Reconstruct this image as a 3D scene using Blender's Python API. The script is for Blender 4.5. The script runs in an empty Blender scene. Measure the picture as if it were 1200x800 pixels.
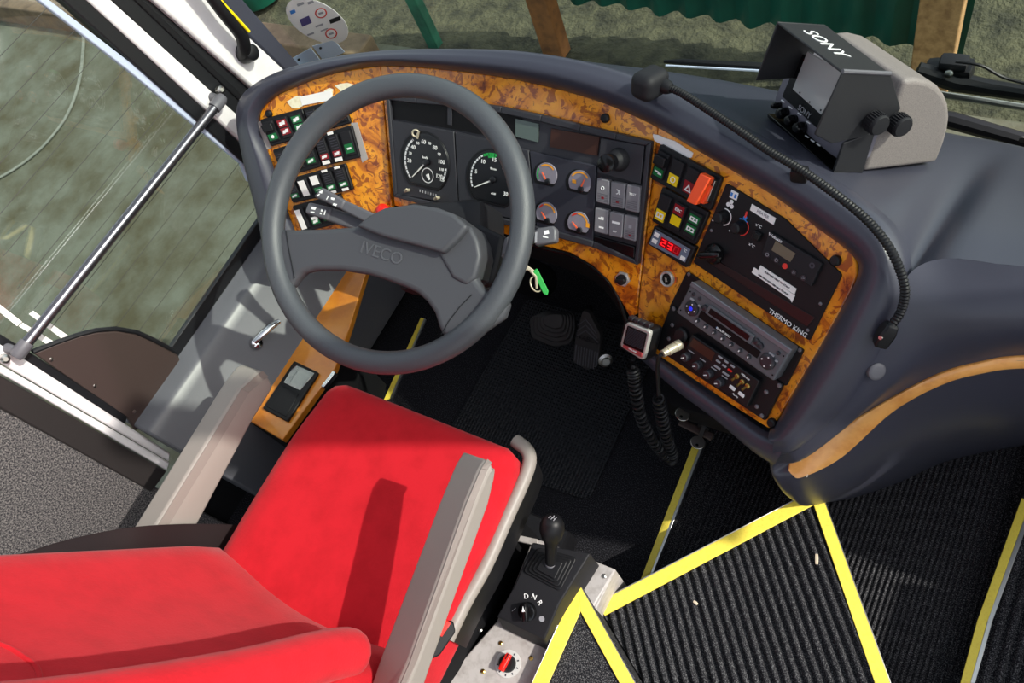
import bpy, math, random
from mathutils import Vector as V, Matrix, noise
random.seed(7)
S = bpy.context.scene
COL = S.collection
PI = math.pi
# ------------------------------------------------------------------ camera and measuring
CAM = V((0.77, -0.48, 1.65)); FPX = 910.0
MR = Matrix(((0.84631651, -0.26989314, 0.4592451), (0.4475807, 0.82776027, -0.33835552), (-0.28882502, 0.4919051, 0.82134614)))
def ray(px, py): return MR @ (V((px-600, -(py-400), -FPX))/FPX)
def Xp(px, py, x): d = ray(px, py); return CAM+d*((x-CAM.x)/d.x)
def Yp(px, py, y): d = ray(px, py); return CAM+d*((y-CAM.y)/d.y)
def Zp(px, py, z): d = ray(px, py); return CAM+d*((z-CAM.z)/d.z)
class Plane:
    def __init__(s, o, n):
        s.o = V(o); s.n = V(n).normalized()
        if s.n.dot(CAM-s.o) < 0: s.n = -s.n
        up = V((0, 0, 1)) if abs(s.n.z) < .99 else V((0, 1, 0))
        s.u = up.cross(s.n).normalized(); s.v = s.n.cross(s.u)
    def P(s, px, py, h=0):
        d = ray(px, py); o = s.o+s.n*h
        return CAM+d*((o-CAM).dot(s.n)/d.dot(s.n))
    def uv(s, p): q = p-s.o; return q.dot(s.u), q.dot(s.v)
    def at(s, u, v, h=0): return s.o+s.u*u+s.v*v+s.n*h
def plane3(a, b, c): a, b, c = V(a), V(b), V(c); return Plane(a, (b-a).cross(c-a))
def nrm(yaw, el):
    y, e = math.radians(yaw), math.radians(el)
    return V((math.sin(y)*math.cos(e), -math.cos(y)*math.cos(e), math.sin(e)))
# ------------------------------------------------------------------ mesh building
class MB:
    def __init__(s): s.v = []; s.f = []
    def add(s, vs, fs):
        k = len(s.v); s.v += [V(p) for p in vs]; s.f += [[i+k for i in f] for f in fs]; return s
    def prism(s, top, n, depth):
        """polygon `top` (3D points) extruded by depth along -n"""
        n = V(n); top = [V(p) for p in top]; m = len(top)
        nn = V((0, 0, 0))
        for i in range(m): nn += (top[i]-top[0]).cross(top[(i+1) % m]-top[0])
        if nn.dot(n) < 0: top = top[::-1]
        vs = top+[p-n*depth for p in top]
        fs = [list(range(m)), list(range(2*m-1, m-1, -1))]
        for i in range(m): j = (i+1) % m; fs.append([i, i+m, j+m, j])
        return s.add(vs, fs)
    def box(s, c, size, R=None):
        c = V(c); hx, hy, hz = [k/2 for k in size]
        vs = [V((x, y, z)) for x in (-hx, hx) for y in (-hy, hy) for z in (-hz, hz)]
        if R is not None: vs = [R @ p for p in vs]
        return s.add([p+c for p in vs], [[0, 1, 3, 2], [4, 6, 7, 5], [0, 4, 5, 1], [2, 3, 7, 6], [0, 2, 6, 4], [1, 5, 7, 3]])
    def tube(s, pts, r, seg=10, cap=True, up=None, flat=None):
        pts = [V(p) for p in pts]; m = len(pts)
        rs = r if isinstance(r, (list, tuple)) else [r]*m
        vs = []; prev = None
        for i, p in enumerate(pts):
            t = (pts[min(i+1, m-1)]-pts[max(i-1, 0)]).normalized()
            if prev is None:
                a = V(up) if up else (V((0, 0, 1)) if abs(t.z) < .9 else V((1, 0, 0)))
                b = t.cross(a).normalized()
            else: b = (prev-t*prev.dot(t)).normalized()
            prev = b; c = t.cross(b)
            for k in range(seg):
                a = 2*PI*k/seg
                vs.append(p+(b*math.cos(a)+c*math.sin(a)*(flat or 1))*rs[i])
        fs = []
        for i in range(m-1):
            for k in range(seg):
                l = (k+1) % seg; fs.append([i*seg+k, i*seg+l, (i+1)*seg+l, (i+1)*seg+k])
        if cap: fs += [list(range(seg))[::-1], list(range((m-1)*seg, m*seg))]
        return s.add(vs, fs)
    def ring(s, c, n, R, r, seg=72, ts=16, a0=0, a1=2*PI):
        c = V(c); n = V(n).normalized(); a = V((0, 0, 1)).cross(n)
        u = a.normalized() if a.length > 1e-4 else V((1, 0, 0)); v = n.cross(u)
        full = abs(a1-a0-2*PI) < 1e-6; m = seg if full else seg+1
        vs = []
        for i in range(m):
            t = a0+(a1-a0)*i/seg; d = u*math.cos(t)+v*math.sin(t)
            for k in range(ts):
                q = 2*PI*k/ts; vs.append(c+d*(R+r*math.cos(q))+n*(r*math.sin(q)))
        fs = []
        for i in range(seg):
            j = (i+1) % m
            for k in range(ts): l = (k+1) % ts; fs.append([i*ts+k, j*ts+k, j*ts+l, i*ts+l])
        return s.add(vs, fs)
    def lathe(s, c, n, prof, seg=28):
        """prof: list of (radius, height along n)"""
        c = V(c); n = V(n).normalized(); a = V((0, 0, 1)).cross(n)
        u = a.normalized() if a.length > 1e-4 else V((1, 0, 0)); v = n.cross(u)
        vs = []
        for r, h in prof:
            for k in range(seg): t = 2*PI*k/seg; vs.append(c+(u*math.cos(t)+v*math.sin(t))*max(r, 1e-5)+n*h)
        fs = []; m = len(prof)
        for i in range(m-1):
            for k in range(seg): l = (k+1) % seg; fs.append([i*seg+k, i*seg+l, (i+1)*seg+l, (i+1)*seg+k])
        fs += [list(range(seg))[::-1], list(range((m-1)*seg, m*seg))]
        return s.add(vs, fs)
    def loft(s, rows, su=1, sv=1, closed=False):
        rows = [[V(p) for p in r] for r in rows]
        def cr(a, n, cl=False):
            m = len(a); out = []
            for i in range(m if cl else m-1):
                g = (lambda k: a[k % m]) if cl else (lambda k: a[k] if 0 <= k < m else (a[0]*2-a[1] if k < 0 else a[-1]*2-a[-2]))
                p0, p1, p2, p3 = g(i-1), g(i), g(i+1), g(i+2)
                for q in range(n):
                    t = q/n; t2 = t*t; t3 = t2*t
                    out.append((p1*2+(p2-p0)*t+(p0*2-p1*5+p2*4-p3)*t2+(p1*3-p0-p2*3+p3)*t3)*.5)
            if not cl: out.append(a[-1].copy())
            return out
        rows = [cr(r, sv, closed) for r in rows]
        cols = [cr([r[k] for r in rows], su) for k in range(len(rows[0]))]
        n, m = len(cols[0]), len(cols)
        vs = [cols[k][i] for i in range(n) for k in range(m)]
        fs = []
        for i in range(n-1):
            for k in range(m if closed else m-1): l = (k+1) % m; fs.append([i*m+k, i*m+l, (i+1)*m+l, (i+1)*m+k])
        return s.add(vs, fs)
    def rbox(s, c, size, r, n=10, fn=None, R=None):
        """rounded box; fn(local point) may deform it"""
        c = V(c); h = V(size)/2; idx = {}; vs = []; fs = []
        def vert(p):
            key = tuple(round(k, 5) for k in p)
            if key not in idx:
                q = V((p[0]*h.x, p[1]*h.y, p[2]*h.z))
                inn = V([max(-(h[k]-r), min(h[k]-r, q[k])) for k in range(3)])
                d = q-inn
                if d.length > 1e-9: q = inn+d.normalized()*r
                if fn: q = V(fn(q))
                if R is not None: q = R @ q
                idx[key] = len(vs); vs.append(q+c)
            return idx[key]
        g = [math.sin(PI/2*(2*i/n-1)) if False else (2*i/n-1) for i in range(n+1)]
        for ax in range(3):
            for sg in (-1, 1):
                for i in range(n):
                    for j in range(n):
                        q = []
                        for a, b in ((g[i], g[j]), (g[i+1], g[j]), (g[i+1], g[j+1]), (g[i], g[j+1])):
                            p = [0, 0, 0]; p[ax] = sg; p[(ax+1) % 3] = a; p[(ax+2) % 3] = b; q.append(vert(p))
                        fs.append(q if sg > 0 else q[::-1])
        return s.add(vs, fs)
BASE = {}
def obj(name, mb, mat, parent=None, bevel=0, smooth=True, seg=2, angle=35):
    loc = V((0, 0, 0))
    if parent is None:
        n = len(mb.v); lo = V([min(p[k] for p in mb.v) for k in range(3)]); hi = V([max(p[k] for p in mb.v) for k in range(3)])
        loc = V(((lo.x+hi.x)/2, (lo.y+hi.y)/2, lo.z))
    base = BASE[parent.name] if parent is not None else loc
    me = bpy.data.meshes.new(name)
    me.from_pydata([tuple(p-base) for p in mb.v], [], mb.f); me.update()
    import bmesh
    bm = bmesh.new(); bm.from_mesh(me); bmesh.ops.recalc_face_normals(bm, faces=bm.faces); bm.to_mesh(me); bm.free()
    o = bpy.data.objects.new(name, me); COL.objects.link(o)
    if parent is not None: o.parent = parent
    else: o.location = loc
    BASE[o.name] = base
    for m in (mat if isinstance(mat, (list, tuple)) else [mat]): me.materials.append(m)
    if smooth:
        for p in me.polygons: p.use_smooth = True
        try: me.set_sharp_from_angle(angle=math.radians(angle))
        except Exception: pass
    if bevel:
        b = o.modifiers.new('edge', 'BEVEL'); b.width = bevel; b.segments = seg; b.limit_method = 'ANGLE'; b.angle_limit = math.radians(40)
        b.harden_normals = False
    return o
def thing(name, label, cat, loc, group=None):
    o = bpy.data.objects.new(name, None); COL.objects.link(o); o.location = V(loc); o.empty_display_size = .02
    BASE[o.name] = V(loc); return tag(o, label, cat, group)
def tag(o, label, cat, group=None, kind=None):
    o['label'] = label; o['category'] = cat
    if group: o['group'] = group
    if kind: o['kind'] = kind
    return o
def struct(o, label=None, cat='structure'):
    o['kind'] = 'structure'
    if label: o['label'] = label; o['category'] = cat
    return o
def text(s, o, u, v, size, mat, parent, name='lettering', thick=.0004, align='CENTER', squeeze=1.0):
    cu = bpy.data.curves.new('lettering', 'FONT'); cu.body = s; cu.size = size; cu.align_x = align; cu.align_y = 'CENTER'; cu.extrude = thick
    cu.resolution_u = 3
    t = bpy.data.objects.new('tmp', cu); COL.objects.link(t)
    dg = bpy.context.evaluated_depsgraph_get(); me = bpy.data.meshes.new_from_object(t.evaluated_get(dg))
    bpy.data.objects.remove(t)
    u = V(u).normalized(); v = V(v).normalized(); n = u.cross(v).normalized(); o = V(o)
    vs = [o+u*(p.co.x*squeeze)+v*p.co.y+n*p.co.z for p in me.vertices]
    mb = MB(); mb.add(vs, [list(p.vertices) for p in me.polygons])
    return obj(name, mb, mat, parent, smooth=False)
def ptext(s, pl, px, py, size, mat, parent, h=0, ang=0, name='lettering', squeeze=1.0, thick=.0004):
    a = math.radians(ang); u = pl.u*math.cos(a)+pl.v*math.sin(a); v = -pl.u*math.sin(a)+pl.v*math.cos(a)
    return text(s, pl.P(px, py, h), u, v, size, mat, parent, name, thick, squeeze=squeeze)
def ppoly(pl, pxs, h): return [pl.P(x, y, h) for x, y in pxs]
def pprism(pl, pxs, h1, h0=0, mb=None): return (mb or MB()).prism(ppoly(pl, pxs, h1), pl.n, h1-h0)
def rnd(pl, pts, r, seg=4):
    """round the corners of a planar polygon"""
    out = []; m = len(pts)
    for i in range(m):
        p, a, b = pts[i], pts[i-1], pts[(i+1) % m]
        da = (a-p); db = (b-p); ra = min(r, da.length*.45, db.length*.45)
        p0 = p+da.normalized()*ra; p1 = p+db.normalized()*ra
        for k in range(seg+1):
            t = k/seg; out.append(p0*(1-t)**2+p*2*t*(1-t)+p1*t*t)
    return out
def rprism(pl, pxs, r, h1, h0=0, mb=None): return (mb or MB()).prism(rnd(pl, ppoly(pl, pxs, h1), r), pl.n, h1-h0)
def disc(pl, px, py, r, h1, h0=0, mb=None, seg=24, dome=0):
    pr = [(r, 0), (r, h1-h0)] if not dome else [(r, 0), (r, h1-h0-dome), (r*.9, h1-h0-dome*.4), (r*.6, h1-h0)]
    c = pl.P(px, py, h1)-pl.n*(h1-h0)
    return (mb or MB()).lathe(c, pl.n, pr, seg)
def bil(Q, s, t): return (Q[0]*(1-s)+Q[1]*s)*(1-t)+(Q[3]*(1-s)+Q[2]*s)*t
def cr1(a, n):
    a = [V(p) for p in a]; m = len(a); out = []
    for i in range(m-1):
        g = lambda k: a[k] if 0 <= k < m else (a[0]*2-a[1] if k < 0 else a[-1]*2-a[-2])
        p0, p1, p2, p3 = g(i-1), g(i), g(i+1), g(i+2)
        for q in range(n):
            t = q/n; t2 = t*t; t3 = t2*t
            out.append((p1*2+(p2-p0)*t+(p0*2-p1*5+p2*4-p3)*t2+(p1*3-p0-p2*3+p3)*t3)*.5)
    out.append(a[-1].copy()); return out
# ------------------------------------------------------------------ materials
def lin(c):
    if isinstance(c, str): c = [int(c[i:i+2], 16)/255 for i in (0, 2, 4)]
    return tuple((k/12.92 if k <= .04045 else ((k+.055)/1.055)**2.4) for k in c)+(1,)
def mat(name, c, rough=.5, metal=0, spec=.5, coat=0, bump=None, var=None, emit=None, sheen=0):
    """bump=(scale, strength, distance); var=(scale, other colour, contrast low, high)"""
    m = bpy.data.materials.new(name); m.use_nodes = True; nt = m.node_tree; b = nt.nodes['Principled BSDF']
    b.inputs['Base Color'].default_value = lin(c); b.inputs['Roughness'].default_value = rough; b.inputs['Metallic'].default_value = metal
    b.inputs['Specular IOR Level'].default_value = spec
    if coat: b.inputs['Coat Weight'].default_value = coat; b.inputs['Coat Roughness'].default_value = .06
    if sheen: b.inputs['Sheen Weight'].default_value = sheen; b.inputs['Sheen Roughness'].default_value = .5
    if emit: b.inputs['Emission Color'].default_value = lin(c); b.inputs['Emission Strength'].default_value = emit
    tc = None
    def coord():
        nonlocal tc
        if tc is None: tc = nt.nodes.new('ShaderNodeNewGeometry')
        return tc.outputs['Position']
    def noise_(scale, detail=4, rough=.6):
        n = nt.nodes.new('ShaderNodeTexNoise'); n.inputs['Scale'].default_value = scale; n.inputs['Detail'].default_value = detail; n.inputs['Roughness'].default_value = rough
        nt.links.new(coord(), n.inputs['Vector']); return n
    if bump:
        n = noise_(bump[0], 3); bp = nt.nodes.new('ShaderNodeBump'); bp.inputs['Strength'].default_value = bump[1]; bp.inputs['Distance'].default_value = bump[2]
        nt.links.new(n.outputs['Fac'], bp.inputs['Height']); nt.links.new(bp.outputs['Normal'], b.inputs['Normal'])
    if var:
        n = noise_(var[0], 5); rp = nt.nodes.new('ShaderNodeValToRGB')
        rp.color_ramp.elements[0].position = var[2]; rp.color_ramp.elements[1].position = var[3]
        rp.color_ramp.elements[0].color = lin(c); rp.color_ramp.elements[1].color = lin(var[1])
        nt.links.new(n.outputs['Fac'], rp.inputs['Fac']); nt.links.new(rp.outputs['Color'], b.inputs['Base Color'])
    return m
def burl_mat():
    m = bpy.data.materials.new('burl_wood'); m.use_nodes = True; nt = m.node_tree; b = nt.nodes['Principled BSDF']; N = nt.nodes.new; L = nt.links.new
    g = N('ShaderNodeNewGeometry')
    n1 = N('ShaderNodeTexNoise'); n1.inputs['Scale'].default_value = 15; n1.inputs['Detail'].default_value = 6; n1.inputs['Roughness'].default_value = .62; n1.inputs['Distortion'].default_value = 1.6
    n2 = N('ShaderNodeTexNoise'); n2.inputs['Scale'].default_value = 38; n2.inputs['Detail'].default_value = 5; n2.inputs['Distortion'].default_value = 2.5
    vo = N('ShaderNodeTexVoronoi'); vo.inputs['Scale'].default_value = 60; vo.feature = 'F1'
    for k in (n1, n2, vo): L(g.outputs['Position'], k.inputs['Vector'])
    mx = N('ShaderNodeVectorMath'); mx.operation = 'MULTIPLY_ADD'; mx.inputs[1].default_value = (.02,)*3
    L(n2.outputs['Color'], mx.inputs[0]); L(g.outputs['Position'], mx.inputs[2]); L(mx.outputs[0], vo.inputs['Vector'])
    r1 = N('ShaderNodeValToRGB'); e = r1.color_ramp.elements
    e[0].position = .30; e[0].color = lin('8a4408'); e[1].position = .60; e[1].color = lin('f0a01a')
    k = r1.color_ramp.elements.new(.40); k.color = lin('c06a08'); k = r1.color_ramp.elements.new(.47); k.color = lin('e28c10')
    L(n1.outputs['Fac'], r1.inputs['Fac'])
    r2 = N('ShaderNodeValToRGB'); e = r2.color_ramp.elements; e[0].position = .53; e[0].color = (1, 1, 1, 1); e[1].position = .585; e[1].color = lin('8a4a14')
    L(n2.outputs['Fac'], r2.inputs['Fac'])
    r3 = N('ShaderNodeValToRGB'); e = r3.color_ramp.elements; e[0].position = .06; e[0].color = lin('6a3008'); e[1].position = .13; e[1].color = (1, 1, 1, 1)
    L(vo.outputs['Distance'], r3.inputs['Fac'])
    m1 = N('ShaderNodeMix'); m1.data_type = 'RGBA'; m1.blend_type = 'MULTIPLY'; m1.inputs['Factor'].default_value = .75
    L(r1.outputs['Color'], m1.inputs['A']); L(r2.outputs['Color'], m1.inputs['B'])
    m2 = N('ShaderNodeMix'); m2.data_type = 'RGBA'; m2.blend_type = 'MULTIPLY'; m2.inputs['Factor'].default_value = .6
    L(m1.outputs['Result'], m2.inputs['A']); L(r3.outputs['Color'], m2.inputs['B'])
    L(m2.outputs['Result'], b.inputs['Base Color'])
    b.inputs['Roughness'].default_value = .3; b.inputs['Coat Weight'].default_value = .7; b.inputs['Coat Roughness'].default_value = .12
    return m
def glass_mat(name, tint, refl=1.0):
    m = bpy.data.materials.new(name); m.use_nodes = True; nt = m.node_tree; nt.nodes.clear(); N = nt.nodes.new; L = nt.links.new
    o = N('ShaderNodeOutputMaterial'); t = N('ShaderNodeBsdfTransparent'); t.inputs['Color'].default_value = tint+(1,)
    g = N('ShaderNodeBsdfGlossy'); g.inputs['Roughness'].default_value = .01
    f = N('ShaderNodeFresnel'); ge = N('ShaderNodeNewGeometry'); io = N('ShaderNodeMapRange'); io.inputs['To Min'].default_value = 1.5; io.inputs['To Max'].default_value = 1/1.5; L(ge.outputs['Backfacing'], io.inputs['Value']); L(io.outputs['Result'], f.inputs['IOR'])
    mu = N('ShaderNodeMath'); mu.operation = 'MULTIPLY'; mu.inputs[1].default_value = refl
    x = N('ShaderNodeMixShader'); L(f.outputs[0], mu.inputs[0]); L(mu.outputs[0], x.inputs[0]); L(t.outputs[0], x.inputs[1]); L(g.outputs[0], x.inputs[2]); L(x.outputs[0], o.inputs[0])
    return m
def speckle(name, c1, c2, scale, lo, hi, rough=.95, bump=(400, .6, .002), c3=None):
    m = mat(name, c1, rough, spec=.15, bump=bump, var=(scale, c2, lo, hi)); return m
M = dict(
 dash=mat('dash_vinyl', '3b3c48', .33, spec=.45, bump=(900, .12, .0006)),
 pillar=mat('panel_slate', '55565c', .38, spec=.5, bump=(700, .1, .0005)),
 burl=burl_mat(),
 amber=mat('amber_wood', 'd98a25', .3, coat=.6, var=(14, 'b8661a', .4, .75)),
 lightwood=mat('light_wood', 'e8a659', .3, coat=.5, var=(40, 'c9803a', .45, .8)),
 black=mat('black_plastic', '151518', .45, spec=.32),
 blackm=mat('matt_black_plastic', '1c1c20', .6, spec=.3, bump=(1200, .15, .0004)),
 gloss=mat('gloss_black', '0c0c0e', .22, spec=.4),
 panelblk=mat('black_face_plate', '111114', .5, spec=.3),
 cluster=mat('cluster_plastic', '303036', .5, spec=.4, bump=(900, .1, .0003)),
 wheel=mat('steering_grain', '44474c', .42, spec=.5, bump=(650, .35, .0012)),
 hub=mat('steering_smooth', '424348', .5, spec=.45, bump=(900, .12, .0005)),
 stalk=mat('stalk_grey', '5b5a60', .45, spec=.45),
 grey=mat('switch_grey', '77757b', .5),
 red=mat('red_velour', 'bf1c27', .9, spec=.1, bump=(260, .35, .0015), var=(22, 'ab1720', .42, .8), sheen=.08),
 armrest=mat('armrest_taupe', '8d8680', .45, spec=.4, bump=(1500, .08, .0003)),
 armdark=mat('armrest_strip', '7b716b', .5),
 taupe=mat('monitor_taupe', '837b78', .55, bump=(1500, .2, .0003), var=(900, '6f6866', .45, .6)),
 monitor=mat('monitor_grey', '6d6a75', .5),
 hood=mat('hood_black', '1e1e22', .5, spec=.45, bump=(1600, .2, .0004)),
 metal=mat('brushed_steel', 'b5b2ad', .3, metal=1),
 chrome=mat('chrome', 'd8d8d8', .12, metal=1),
 brass=mat('nickel_plug', 'c9bfa8', .35, metal=.5),
 nut=mat('satin_nut', 'c6c4c0', .4, metal=.4), screw=mat('dull_screw', '77757a', .45, metal=.5),
 alu=mat('aluminium_edge', 'd5d5d2', .35, metal=1),
 plate=mat('console_plate', 'b3aeac', .5, spec=.4, var=(60, '99938f', .45, .75)),
 yellow=mat('yellow_nosing', 'ffe858', .5, bump=(900, .3, .0005), var=(220, 'f0d03c', .5, .85)),
 yellowp=mat('yellow_paint', 'f3d810', .4),
 felt=speckle('felt_trim', '2e2d31', '8a8482', 300, .42, .70),
 carpet=speckle('ribbed_carpet', '1d1d21', '98989a', 480, .50, .78),
 carpetd=speckle('dark_carpet', '121216', '58585f', 420, .50, .8),
 rubber=mat('rubber_mat', '1c1d22', .55, spec=.35),
 pedal=mat('pedal_rubber', '2e2b2c', .6),
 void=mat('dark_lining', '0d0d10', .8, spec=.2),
 white=mat('white_frame', 'e6e2e4', .45, var=(12, 'd6d0d2', .45, .8)),
 bluewhite=mat('window_seal_white', 'b9c3da', .4),
 seal=mat('black_seal', '121317', .5),
 capping=mat('dark_capping', '2e2a2a', .4),
 brown=mat('brown_panel', '3c2f2c', .6, bump=(700, .2, .0004)),
 paper=mat('paper_label', 'f1efec', .6),
 tape=mat('torn_paper', 'efe9cd', .8, var=(140, 'd9cda4', .5, .8)),
 clear=mat('grubby_tape', 'a9a3a0', .4),
 lens_r=mat('red_lens', '8c1420', .3), lens_g=mat('green_lens', '0c6a36', .3), lens_y=mat('yellow_lens', 'f0cf0a', .35), lens_w=mat('white_lens', 'e8ece8', .4),
 orange=mat('orange_flap', 'ff5a2a', .45), redp=mat('red_plastic', 'ee2118', .35),
 symbol=mat('white_print', 'eeeeee', .5), printg=mat('grey_print', '9a9aa0', .5), printd=mat('dark_print', '3a3a44', .6),
 lcd=mat('lcd_grey', '6b6250', .25), lcdg=mat('lcd_green', '53605a', .2), lcdb=mat('display_brown', '3e241b', .4, spec=.3), disp=mat('dark_display', '0d0c0e', .5, spec=.2),
 led=mat('led_segment', 'ff1a22', .4, emit=1.2), ledoff=mat('led_window', '8a0410', .2, emit=.25),
 dial=mat('gauge_grey', '85808c', .5), dialb=mat('gauge_black', '141519', .3), needle_o=mat('orange_needle', 'ff6a3a', .4), mark_o=mat('orange_print', 'f3a228', .5), mark_g=mat('green_print', '1fae4b', .5), mark_r=mat('red_print', 'd6331f', .5),
 needle_w=mat('white_needle', 'f2f2ea', .4),
 radio=mat('radio_grey', '595c61', .45), rbtn=mat('radio_button', '2a2a30', .35), blue=mat('blue_lamp', '2230e8', .3, emit=.6),
 micface=mat('silver_bezel', 'c4c0bc', .35, metal=.25), micred=mat('red_badge', 'b94a4c', .35), gold=mat('brass_toggle', 'c8a55c', .3, metal=1),
 screen=mat('monitor_screen', 'b9bab8', .12, spec=.6), blued=mat('blue_print', '2f7fd0', .5), redd=mat('hot_print', 'e0382e', .5),
 greentag=mat('green_tag', '1f9a3f', .4), belt=mat('belt_webbing', '1d1012', .7, bump=(1500, .4, .0006)),
 lensglass=glass_mat('gauge_glass', (.97, .97, .97), .5),
 glass=glass_mat('window_glass', (.90, .94, .92), 1.7), windscreen=glass_mat('windscreen_glass', (.90, .94, .91), .15),
 wire=mat('heating_wire', '26221f', .6),
 ground=mat('concrete_ground', '6f7365', .9, spec=.2, bump=(14, .4, .02), var=(3.4, '53503c', .36, .66)),
 plank=mat('weathered_plank', '7d6a52', .85, var=(9, '5b4b39', .4, .7)),
 post=mat('rusty_post', '8a5a30', .8, var=(14, '5f3d22', .4, .7)), postg=mat('green_post', '2c6b55', .5, var=(9, '1d4a3c', .4, .7)), postl=mat('timber_post', 'b08a5c', .8, var=(20, '6f4d2c', .4, .75)),
 sheet=mat('green_sheet', '0f5546', .45, var=(3, '0d3f36', .4, .7)), rubble=mat('earth', '55543f', .95, bump=(30, .8, .03), var=(9, '2b2c22', .38, .7)),
 leaf=mat('leaf', '38502a', .7, var=(40, '22331a', .4, .6)), roof=mat('roof_lining', 'a9a59e', .8), outside=mat('coach_paint', 'dcdcdc', .4),
 tub=mat('green_tub', '12604c', .4), bit=mat('pale_litter', 'd9c9b0', .8),
)
# ------------------------------------------------------------------ reference planes of the cab
PB = Plane((.322, .151, .598), nrm(-1, 40))
PC = plane3(PB.P(770, 150), PB.P(748, 345), (.624, .07, .648))
PA = plane3(PB.P(445, 78), PB.P(458, 240), (-.505, .194, .728))
WN = V((.1438, -.431, .891)).normalized()
PW = Plane((0, 0, .8), WN)
PX = Plane((-.62, 0, .5), (1, 0, 0))
UP = V((0, 0, 1))
# ------------------------------------------------------------------ outside
def grid_mesh(x0, x1, y0, y1, nx, ny, zf):
    mb = MB(); vs = [V((x0+(x1-x0)*i/nx, y0+(y1-y0)*j/ny, zf(x0+(x1-x0)*i/nx, y0+(y1-y0)*j/ny))) for i in range(nx+1) for j in range(ny+1)]
    fs = [[i*(ny+1)+j, (i+1)*(ny+1)+j, (i+1)*(ny+1)+j+1, i*(ny+1)+j+1] for i in range(nx) for j in range(ny)]
    return mb.add(vs, fs)
ZG = -1.0
struct(obj('ground', grid_mesh(-12, 14, -9, 2.15, 40, 40, lambda x, y: ZG+.012*noise.noise(V((x*.7, y*.7, 0)))), M['ground']))
struct(obj('ground', grid_mesh(-12, 14, 2.1, 7, 60, 30, lambda x, y: ZG-.03+.05*noise.noise(V((x*2.1, y*2.1, 3)))+.03*noise.noise(V((x*6, y*6, 1)))), M['rubble']))
bm_ = MB().box((-4.45, 1.98, ZG+.07), (4.2, .16, .17)); tag(obj('plank', bm_, M['plank'], bevel=.01), 'weathered timber kerb plank lying on the concrete outside', 'plank')
def sheet(x0, x1, y, z0, z1, seed, zf=None):
    mb = MB(); n = int((x1-x0)/.02); pts = []
    for i in range(n+1):
        x = x0+(x1-x0)*i/n; w = .022*math.sin(x*42); e = .025*noise.noise(V((x*7, seed, 0)))
        pts.append((V((x, y+w, (zf(x) if zf else z0)+e)), V((x, y+w, z1))))
    vs = [p for q in pts for p in q]; fs = [[2*i, 2*i+2, 2*i+3, 2*i+1] for i in range(n)]
    mb.add(vs, fs); mb.add([p+V((0, .004, 0)) for p in vs], [f[::-1] for f in fs]); return mb
YS = 2.44
sa, sb, sc_e = Yp(667, 0, YS), Yp(825, 21, YS), Yp(1067, 54, YS)
def zbot(x): return sa.z+(sb.z-sa.z)*(x-sa.x)/(sb.x-sa.x) if x < sb.x else sb.z+(sc_e.z-sb.z)*(x-sb.x)/(sc_e.x-sb.x)
tag(obj('corrugated_sheet', sheet(sa.x-.25, Yp(1134, 40, YS).x, YS, -.78, 1.0, 2, lambda x: max(ZG, zbot(x))), M['sheet']), 'dark green corrugated sheet hung behind the posts ahead of the windscreen', 'fence panel')
def slanted(px0, px1, y, w, d, mat_, name, label, cat, top=.8):
    a = Yp(*px0, y); b = Yp(*px1, y); dr = (a-b).normalized()
    lo = b+dr*((ZG-.02-b.z)/dr.z); hi = b+dr*((top-b.z)/dr.z)
    mb = MB(); vs = [c+V((sx*w/2, sy*d/2, 0)) for c in (lo, hi) for sx, sy in ((-1, -1), (1, -1), (1, 1), (-1, 1))]
    mb.add(vs, [[3, 2, 1, 0], [4, 5, 6, 7]]+[[i, (i+1) % 4, (i+1) % 4+4, i+4] for i in range(4)])
    return tag(obj(name, mb, mat_, bevel=.006), label, cat)
slanted((485, 0), (511, 54), 2.2, .07, .06, M['postg'], 'leaning_post', 'slim green painted post leaning outside the windscreen', 'post')
slanted((634, 0), (653, 62), 2.25, .12, .09, M['post'], 'rusty_post', 'rusty brown steel post rising behind the curved dash top', 'post')
slanted((1106, 0), (1093, 77), 2.3, .15, .1, M['postl'], 'timber_post', 'pale timber post standing outside behind the windscreen wiper', 'post')
t_ = Zp(307, -6, ZG)
tag(obj('tub', MB().lathe(t_, UP, [(.15, 0), (.2, .02), (.24, .16), (.25, .18), (.22, .17), (.18, .05), (.02, .04)]), M['tub']), 'round dark green tub on the ground at the top edge', 'tub')
mb = MB()
for k in range(260):
    a = random.random()*2*PI; r = random.random()**.6*.45; c = V((-6.55+r*math.cos(a)*1.2, 2.75+r*math.sin(a)*.6, ZG+random.random()*.35*(1-r)))
    d = V((random.uniform(-1, 1), random.uniform(-1, 1), random.uniform(.1, 1))).normalized()*.07; e = d.cross(UP).normalized()*.03
    mb.add([c-d, c+e, c+d, c-e+V((0, 0, .01))], [[0, 1, 2, 3]])
tag(obj('weed_clump', mb, M['leaf']), 'clump of dark green weeds growing beyond the timber kerb', 'weeds')
mk = [Zp(*q, ZG+.016) for q in ((98, 28), (97, 60), (93, 92), (84, 122), (68, 150), (40, 180), (0, 207), (-60, 232))]
mk2 = cr1(mk, 6); wv = []
mb = MB(); vs = []
for i, p in enumerate(mk2):
    t = (mk2[min(i+1, len(mk2)-1)]-mk2[max(i-1, 0)]).normalized(); s_ = t.cross(UP)*.012; vs += [p-s_, p+s_]
mb.add(vs, [[2*i, 2*i+1, 2*i+3, 2*i+2] for i in range(len(mk2)-1)]); mb.add([p-V((0, 0, .004)) for p in vs], [[2*i+2, 2*i+3, 2*i+1, 2*i] for i in range(len(mk2)-1)])
tag(obj('ground_line', mb, mat('chalk_scrape', '8f9386', .9, var=(30, '777c6f', .4, .7))), 'faint pale curved line on the concrete outside the side window', 'marking')
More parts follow.
